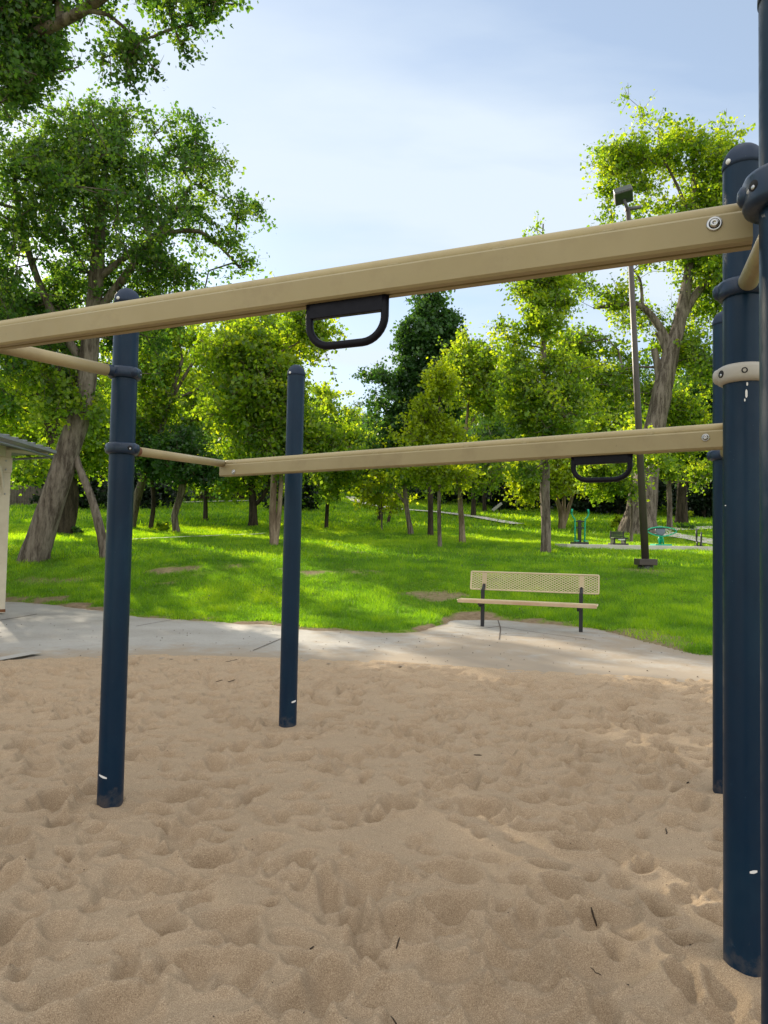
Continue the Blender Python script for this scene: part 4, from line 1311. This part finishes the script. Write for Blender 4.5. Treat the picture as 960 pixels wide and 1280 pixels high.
Fl, Fr = at(0, 420, 2.84), at(940, 272, 1.73)
Fl.z = Fr.z = ZF
u_ = (Fr - Fl).normalized()
FA = Fl - u_ * .235; FB = Fr - u_ * .0
bf = beam(FA, FB, .074, .078, .0225)
bolt_at(bf, 893, 280, .018)
glide_handle(bf, 383, 395, 486, 378, .150, .050, 'grip hanging from the front beam')
Rr = at(908, 543, 3.11); Lr = at(279, 586, 5.01); Lr.z = Rr.z = ZR
br = beam(Lr, Rr, .070, .082, .0235)
bolt_at(br, 882, 547, .0165); bolt_at(br, 292, 590, .0165)
glide_handle(br, 714, 570, 791, 566, .130, .042, 'grip hanging from the rear beam')
# bent pipe joining left post to the rear rail
railz = ZR - (.085 + .024 * 1.3) / 2 + .085 + .024 * .3
c0 = pz('L1', 1.812); e1 = Vector((Lr.x, Lr.y, railz)) + (Rr - Lr).normalized() * .01
d = (e1 - c0).normalized()
crosspipe(c0 + d * .125, e1, .025, rustend=True)

# white paint ticks on the posts
def mark(k, px, py, wpx, thick, parent=None, tilt=0.0):
    x, y = POSTS[k]; r = PR_ + .0012
    d = ray(px, py); dz = Vector((d.x, d.y)); o2 = -Vector((x, y))
    A_ = dz.dot(dz); B_ = 2 * dz.dot(o2); C_ = o2.dot(o2) - r * r * .98
    t_ = (-B_ - math.sqrt(max(0, B_ * B_ - 4 * A_ * C_))) / (2 * A_)
    q = CAM + d * t_
    a0 = math.atan2(q.y - y, q.x - x); da = wpx / F_PX * q.y / r
    vs, fs = [], []
    N = 8
    for j in range(N + 1):
        an = a0 + da * (j / N - .5)
        th_ = thick * (.5 + .5 * math.sin(PI * (j + .6) / (N + 1)))
        zc = q.z + tilt * (j / N - .5)
        for s_ in (-.5, .5):
            vs.append((x + r * math.cos(an), y + r * math.sin(an), zc + s_ * th_))
    for j in range(N):
        fs.append((2 * j, 2 * j + 2, 2 * j + 3, 2 * j + 1))
    a = MB(); a.add(vs, fs); a.build('paint_mark', M['whitepaint'], PO[k])
mark('L1', 128, 971, 12, .012, tilt=-.012)
mark('L2', 367.5, 877, 7, .014, tilt=.006)
mark('P2', 942, 1090, 9, .010, tilt=.004)
mark('P2', 934, 480, 2.0, .012); mark('P2', 933, 492, 2.5, .028); mark('P2', 931, 500, 1.5, .010)
mark('P2', 907, 832 - 200, 3, .004)
# raised ring on the tan clamp
x, y = POSTS['P2']; q = at(931, 461, 2.24); dr = Vector((q.x - x, q.y - y, 0)).normalized()
a = MB(); qq = Vector((x, y, q.z)) + dr * .0832
a.lathe([(.0055, .001), (.0065, .0025), (.0085, .0025), (.0095, .000)], qq, dr, 20); a.build('cast_ring', M['hole'], PO['P2'])
a = MB(); a.lathe([(.0001, .0012), (.0055, .0012)], qq, dr, 16); a.build('cast_boss', M['tanclamp'], PO['P2'])

# ------------------------------------------------------------------ bench
bl_, br_ = h0(603, 783), h0(726, 790)
bc = (bl_ + br_) / 2; bc.z = 0
bd = (br_ - bl_); bd.z = 0; span = bd.length; bu = bd.normalized(); bn = Vector((bu.y, -bu.x, 0))   # bn faces the camera side
if bn.y > 0: bn = -bn
bz = Vector((0, 0, 1))
be = empty('park_bench', bc, 'tan perforated metal bench with black legs on the cracked pad', 'bench')
def lattice(name, o, ax, ay, w, h, mat, parent, cell=.070, bw=.0105, th=.004, frame=.022):
    """expanded metal in the plane (ax, ay), rounded rectangular frame round it"""
    nrm = ax.cross(ay).normalized()
    a = MB()
    F2 = frame
    cs = [(-w / 2 + F2, -h / 2 + F2), (w / 2 - F2, -h / 2 + F2), (w / 2 - F2, h / 2 - F2), (-w / 2 + F2, h / 2 - F2)]
    pts = []
    for i, (cx, cy) in enumerate(cs):
        for j in range(5):
            an = PI + i * PI / 2 + j / 4 * PI / 2
            pts.append(o + ax * (cx + (F2 - .008) * math.cos(an)) + ay * (cy + (F2 - .008) * math.sin(an)))
    a.tube(pts, .013, 8, closed=True)
    fo = a.build('frame', mat, parent)
    a = MB()
    ww, hh = w - .03, h - .03
    k = -hh * .8
    asp = .55
    xs = -ww / 2 - hh / asp
    rot = {}
    while xs < ww / 2 + hh / asp:
        for sg in (1, -1):
            # line x = xs + sg * (y + hh/2) / asp
            y0, y1 = -hh / 2, hh / 2
            xa, xb = xs if sg == 1 else xs + hh / asp, xs + hh / asp if sg == 1 else xs
            P0, P1 = [xa, y0], [xb, y1]
            dxx = P1[0] - P0[0]
            ta, tb_ = 0, 1
            for lim, s2 in ((-ww / 2, 1), (ww / 2, -1)):
                fa_, fb_ = (P0[0] - lim) * s2, (P1[0] - lim) * s2
                if fa_ < 0 and fb_ < 0: ta = 2
                elif fa_ < 0: ta = max(ta, fa_ / (fa_ - fb_))
                elif fb_ < 0: tb_ = min(tb_, fa_ / (fa_ - fb_))
            if ta < tb_:
                q0 = o + ax * (P0[0] + dxx * ta) + ay * (y0 + hh * ta); q1 = o + ax * (P0[0] + dxx * tb_) + ay * (y0 + hh * tb_)
                dd = (q1 - q0); Lq = dd.length
                if Lq > .02:
                    dd.normalize(); pp = nrm.cross(dd)
                    a.box((q0 + q1) / 2 + nrm * (.0012 * sg), (Lq, bw, th), Matrix((dd, pp, nrm)).transposed())
        xs += cell
    a.build('mesh_panel', mat, fo)
    return fo
BL = span + .62
seat_c = bc + bn * .17 + bu * (-.05) + bz * .44
sf = MB()
seat_root = lattice('seat', seat_c, bu, bn, BL, .30, M['benchtan'], be)
seat_root.name = 'seat'
a = MB(); a.box(seat_c + bn * .15 - bz * .012, (BL - .02, .012, .052), Matrix((bu, bn, bz)).transposed(), ch=.005); a.build('front_lip', M['benchseat'], seat_root)
a = MB(); a.box(seat_c - bn * .15 - bz * .012, (BL - .02, .012, .045), Matrix((bu, bn, bz)).transposed(), ch=.005); a.build('rear_lip', M['benchseat'], seat_root)
ba_ = (bz * math.cos(.20) - bn * math.sin(.20)).normalized()
back_c = bc - bn * .115 + bz * .745 + bu * .02
back_root = lattice('backrest', back_c, bu, ba_, BL - .12, .31, M['benchtan'], be)
back_root.name = 'backrest'
for sg in (-1, 1):
    o = bc + bu * (sg * span / 2)
    a = MB()
    Rm = Matrix((bu, bn, bz)).transposed()
    a.box(o + bz * .30, (.058, .045, .62), Rm, ch=.005)
    a.tube([o + bz * .57, o - bn * .045 + bz * .63, o - bn * .10 + bz * .68], .026, 8)
    a.box(o + bn * .14 + bz * .395, (.05, .34, .045), Rm, ch=.004)
    lg = a.build('leg', M['black'], be)
    a = MB(); a.box(o - bn * .145 + bz * .745 + bn * .015, (.075, .012, .31), Matrix((bu, bu.cross(-ba_), ba_)).transposed()); a.build('back_strap', M['benchtan'], lg)
    a = MB(); a.lathe([(.0001, .03), (.03, .028), (.032, 0)], o + bn * .03 + bz * .35 - bu * .03, -bu, 12); a.build('clamp_knob', M['black'], lg)

# ------------------------------------------------------------------ lamp pole
lb = hit(807, 711)
lp = empty('lamp_pole', lb, 'tall brown floodlight pole leaning left behind the bench', 'light pole')
Yl = lb.y; pt = at(785, 261, Yl)
a = MB(); a.tube([lb + Vector((0, 0, .1)), lb.lerp(pt, .5), pt], [.5 * 9.5 * Yl / F_PX, .5 * 8 * Yl / F_PX, .5 * 6 * Yl / F_PX], 12); a.build('pole', M['bronze'], lp)
a = MB(); a.box(lb + Vector((0, 0, .17)), (.46, .42, .16), ch=.015); bx_ = a.build('base_cover', M['bronze'], lp)
a = MB(); a.lathe([(.19, -.2), (.19, .10), (.17, .11), (.0001, .11)], lb, n=20); a.build('footing', M['black'], bx_)
a = MB(); ca = at(781, 262, Yl); cb_ = at(801, 259, Yl); a.tube([ca, cb_], .05, 6); arm = a.build('cross_arm', M['lampgrey'], lp)
a = MB(); hd = at(779, 244, Yl)
Rh = Matrix.Rotation(.35, 3, 'Z') @ Matrix.Rotation(.45, 3, 'Y') @ Matrix.Rotation(-.55, 3, 'X')
Rh = Matrix.Rotation(math.radians(-22), 3, 'Z') @ Matrix.Rotation(math.radians(-30), 3, 'X') @ Matrix.Rotation(math.radians(-14), 3, 'Y')
a.box(hd, (.46, .38, .24), Rh, ch=.03)
hdo = a.build('lamp_head', M['lampgrey'], lp)
a = MB(); a.box(hd + Rh @ Vector((0, -.192, -.0)), (.40, .012, .18), Rh); a.box(hd + Rh @ Vector((0, 0, -.121)), (.40, .32, .012), Rh); a.build('lens', M['glass'], hdo)
a = MB(); a.tube([hd - Vector((0, 0, .08)), ca + Vector((.08, 0, 0))], .045, 8); a.build('swivel', M['lampgrey'], hdo)
hd2 = at(802, 243, Yl)

# ------------------------------------------------------------------ fitness machines
def eq(px): return at(px, 688, EQ_Y).x
S = EQ_Y / F_PX
G, K_ = M['green'], M['black']
x0 = eq(727); y0 = EQ_Y + .3; z0 = EQ_Z
e1_ = empty('pull_machine', (x0, y0, z0), 'green and black outdoor pull machine with curved horn handles', 'exercise machine')
a = MB(); a.box((x0, y0, z0 + .04), (.52, .7, .08), ch=.01); a.box((x0, y0, z0 + .48), (.12, .12, .88), ch=.01); a.build('column', K_, e1_)
for sg in (-1, 1):
    a = MB(); q = [(sg * .18, .08), (sg * .19, .5), (sg * .19, .86), (sg * .20, .95), (sg * .29, 1.06), (sg * .33, 1.18), (sg * .30, 1.34)]
    a.tube([(x0 + u, y0 - .05, z0 + w) for u, w in q], .030, 8)
    ar = a.build('lever_arm', G, e1_)
    a = MB(); a.tube([(x0 + sg * .33, y0 - .05, z0 + 1.18), (x0 + sg * .30, y0 - .05, z0 + 1.34)], .038, 8); a.build('grip', G, ar)
a = MB()
for zz in (.87, .62): a.box((x0, y0 - .02, z0 + zz), (.46, .09, .05), ch=.008)
a.build('crossbar', K_, e1_)
a = MB(); a.box((x0 - .17, y0 - .2, z0 + .12), (.13, .3, .05), ch=.01); a.box((x0 + .17, y0 - .2, z0 + .12), (.13, .3, .05), ch=.01); a.build('footplate', G, e1_)

x0 = eq(776)
e2_ = empty('bench_machine', (x0, y0, z0), 'low black outdoor exercise seat with slatted back', 'exercise machine')
a = MB(); a.box((x0, y0, z0 + .03), (.60, .6, .06), ch=.01); a.box((x0 - .2, y0, z0 + .16), (.06, .4, .24)); a.box((x0 + .2, y0, z0 + .16), (.06, .4, .24)); a.build('base', K_, e2_)
a = MB(); a.box((x0, y0 - .12, z0 + .25), (.54, .38, .06), ch=.015); a.build('seat', K_, e2_)
a = MB()
for j in range(4): a.box((x0, y0 + .14, z0 + .33 + j * .052), (.52, .04, .042), ch=.008)
a.box((x0 - .25, y0 + .15, z0 + .38), (.035, .05, .30)); a.box((x0 + .25, y0 + .15, z0 + .38), (.035, .05, .30))
a.build('backrest', K_, e2_)
a = MB(); a.box((x0 + .02, y0 - .32, z0 + .2), (.26, .02, .05)); a.build('label_plate', M['steel'], e2_)

x0 = eq(830)
e3_ = empty('wheel_machine', (x0, y0, z0), 'green arm exerciser with wide oval ring and grey disc', 'exercise machine')
a = MB(); a.box((x0, y0, z0 + .03), (.62, .6, .06), ch=.01)
a.tube([(x0 - .05, y0, z0 + .05), (x0 - .09, y0, z0 + .25), (x0, y0, z0 + .42)], .035, 8)
a.tube([(x0 + .10, y0, z0 + .05), (x0 + .07, y0, z0 + .25), (x0, y0, z0 + .42)], .035, 8)
a.tube([(x0 + .02, y0 + .1, z0 + .05), (x0 + .02, y0, z0 + .48)], .05, 8)
a.build('stand', G, e3_)
a = MB(); pts = []
for j in range(40):
    an = j / 40 * 2 * PI
    zz = math.sin(an); xx = math.cos(an)
    zz2 = .54 + (.17 * zz if zz > 0 else .19 * zz * (1 - .3 * abs(xx)))
    pts.append((x0 + .56 * xx * (1.0 if zz > -.2 else .92), y0 - .08, z0 + zz2))
a.tube(pts, .022, 8, closed=True); a.build('ring', G, e3_)
a = MB(); a.lathe([(.0001, .05), (.15, .045), (.19, .02), (.195, -.02)], (x0 - .03, y0 - .02, z0 + .57), (0, -1, .25), 24); a.build('disc', M['greydisk'], e3_)
a = MB(); a.tube([(x0 - .55, y0 - .06, z0 + .56), (x0 - .2, y0 - .04, z0 + .66), (x0 + .2, y0 - .04, z0 + .66), (x0 + .55, y0 - .06, z0 + .56)], .018, 6); a.build('crossbar', K_, e3_)

x0 = eq(878)
e4_ = empty('hoop_machine', (x0, y0, z0), 'pair of narrow black upright hoops at the right end of the slab', 'exercise machine')
for sg in (-1, 1):
    a = MB(); pts = []
    for j in range(20):
        an = j / 20 * 2 * PI
        pts.append((x0 + sg * .09 + .13 * math.cos(an), y0 + .26 * math.cos(an), z0 + .30 + (.12 if sg < 0 else 0) + .24 * math.sin(an)))
    a.tube(pts, .022, 7, closed=True)
    hp = a.build('hoop', K_, e4_)
    a = MB(); a.tube([(x0 + sg * .07, y0, z0), (x0 + sg * .07, y0, z0 + .2)], .03, 8); a.box((x0 + sg * .07, y0, z0 + .02), (.12, .2, .04)); a.build('foot', K_, hp)

# ------------------------------------------------------------------ far details
wb = hit(621, 641); s_ = wb.y / F_PX
bo = empty('leaning_board', wb, 'pale board leaning up to the right among the dark woods', 'board')
a = MB(); dW = Vector((11 * s_, 0, 9 * s_)).normalized()
p0 = wb + Vector((-5.5 * s_, 0, .15)); p1 = p0 + Vector((11.5 * s_, .2, 9.5 * s_)); md = (p0 + p1) / 2; L_ = (p1 - p0).length; ux = (p1 - p0).normalized(); uy = Vector((0, 1, 0)); uz = ux.cross(uy)
a.box(md, (L_, .6, .22), Matrix((ux, uy, uz)).transposed(), ch=.03); a.build('board', M['plank'], bo)
a = MB(); a.tube([p1 - Vector((.15, 0, .05)), Vector((p1.x - .15, p1.y, float(terr(p1.x, p1.y)) - .1))], .05, 6); a.tube([p0 + Vector((.1, 0, 0)), Vector((p0.x + .1, p0.y, float(terr(p0.x, p0.y)) - .1))], .05, 6); a.build('leg', BD, bo)

fa0, fa1 = hit(-30, 634), hit(150, 628)
fc = empty('board_fence', fa0, 'weathered grey board fence at the far left behind the trees', 'fence')
a = MB(); n = 60
for k in range(n):
    p = fa0.lerp(fa1, k / n); zt = float(terr(p.x, p.y))
    a.box((p.x, p.y, zt + .85), ((fa1 - fa0).length / n * .9, .03, 1.8 + .05 * math.sin(k * 7.1)))
a.build('fence_board', M['wood'], fc)
a = MB()
for zz in (.4, 1.4):
    a.tube([fa0 + Vector((0, .08, zz)), fa1 + Vector((0, .08, zz))], .05, 4)
a.build('rail', M['wood'], fc)
w0, w1 = hit(225, 627), hit(300, 625)
wl_ = empty('block_wall', w0, 'low dark red block wall at the top of the left lawn', 'wall')
a = MB(); L_ = (w1 - w0).length
mid = (w0 + w1) / 2; zt = float(terr(mid.x, mid.y + 2))
for r_ in range(5):
    nb_ = 18
    for k in range(nb_):
        p = w0.lerp(w1, (k + .5 * (r_ % 2)) / nb_)
        a.box((p.x, p.y + 2, zt + .15 + r_ * .31), (L_ / nb_ * .96, .4, .29), ch=.02)
a.build('blocks', M['brick'], wl_)

# twigs lying in the sand
def twig(px, py, L_, r_, ang, label):
    p = h0(px, py); z = float(sand_z(np.array([p.x]), np.array([p.y]))[0])
    rr = random.Random(int(px * 13 + py))
    dx_, dy_ = math.cos(ang) * L_ / 2, math.sin(ang) * L_ / 2
    P = []
    for j in range(5):
        t_ = j / 4 * 2 - 1
        x_, y_ = p.x + dx_ * t_ + rr.uniform(-.06, .06) * L_, p.y + dy_ * t_ + rr.uniform(-.06, .06) * L_
        P.append(Vector((x_, y_, float(sand_z(np.array([x_]), np.array([y_]))[0]) + r_ * .7)))
    a = MB(); a.tube(P, [r_ * .6, r_, r_ * .9, r_, r_ * .5], 6)
    o = a.build('twig', M['twig'], None)
    c = P[2]
    o.data.transform(Matrix.Translation(-c)); o.location = c
    tag(o, label, 'twig', 'dry twigs lying on the sand')
twig(815, 955, .065, .007, .1, 'thick dark stick lying on the sand near the right posts')
twig(597, 947, .05, .004, .0, 'thin twig on the sand in the middle of the pit')
twig(780, 1237, .035, .003, .3, 'dark twig near the bottom of the sand toward the right')
twig(745, 1205, .04, .0015, 2.4, 'slanting thin twig just above the dark bottom one')
twig(607, 893, .05, .004, 2.6, 'twig in a hollow in the middle distance')
twig(290, 828, .28, .003, 1.1, 'long thin stick near the far edge of the sand')
twig(285, 851, .30, .004, .5, 'second long stick nearer than the one by the sand edge')
twig(497, 1199, .018, .003, 1.0, 'small dark chip at the bottom centre of the sand')
twig(390, 1190, .016, .003, .4, 'small chip left of the bottom centre one')
twig(742, 1141, .03, .004, 2.0, 'short twig below the middle right hollows')
twig(833, 1046, .05, .003, 1.2, 'fine pale twig standing on a sand ridge at right')
twig(494, 1277, .03, .003, 2.5, 'dark twig cut by the bottom edge of the picture')
twig(860, 1047 - 60, .03, .004, .7, 'tiny twig between the thick stick and the right posts')
# loose debris too small to count
rs = np.random.RandomState(5)
n = 520
yy = 2 + rs.rand(n) ** .8 * 9.0; xx = rs.uniform(-.56, .5, n) * yy
Vd, Fd = [], []
for k in range(n):
    if yy[k] > edge_y(xx[k]) + .2: continue
    if yy[k] < sand_y(xx[k]): z = float(sand_z(np.array([xx[k]]), np.array([yy[k]]))[0]); s_ = rs.uniform(.0015, .0045)
    else: z = .004; s_ = rs.uniform(.003, .011)
    b0 = len(Vd); an = rs.rand() * 3.1
    for (u, v_, w_) in ((-1, -.6, 0), (1, -.5, 0), (.8, .6, 0), (-.9, .5, 0), (0, 0, .9)):
        Vd.append((xx[k] + s_ * (u * math.cos(an) - v_ * math.sin(an)), yy[k] + s_ * (u * math.sin(an) + v_ * math.cos(an)), z + w_ * s_))
    Fd += [(b0, b0 + 1, b0 + 4), (b0 + 1, b0 + 2, b0 + 4), (b0 + 2, b0 + 3, b0 + 4), (b0 + 3, b0, b0 + 4)]
tag(link('debris', np_mesh('debris', Vd, Fd, M['pebble'])), 'tiny bits of bark and gravel scattered over sand and concrete', 'debris', kind='stuff')

# clover and fallen leaves in the grass near the old cottonwood
rs = np.random.RandomState(8)
n = 260
cx_ = rs.uniform(-9.5, 7, n); cy_ = 13 + rs.rand(n) * 12
ok = (cy_ > edge_y(cx_) + .6)
C = np.stack([cx_[ok], cy_[ok], terr(cx_[ok], cy_[ok]) + .07], -1)
v, f, tint = leaves_np(C, .35, 9, .035, rs, .08)
tag(link('clover', np_mesh('clover', v, f, M['leafG'], {'tint': ('FACE', np.clip(tint + .3, 0, 1))})), 'pale clover leaves scattered in the lawn grass', 'clover', kind='stuff')
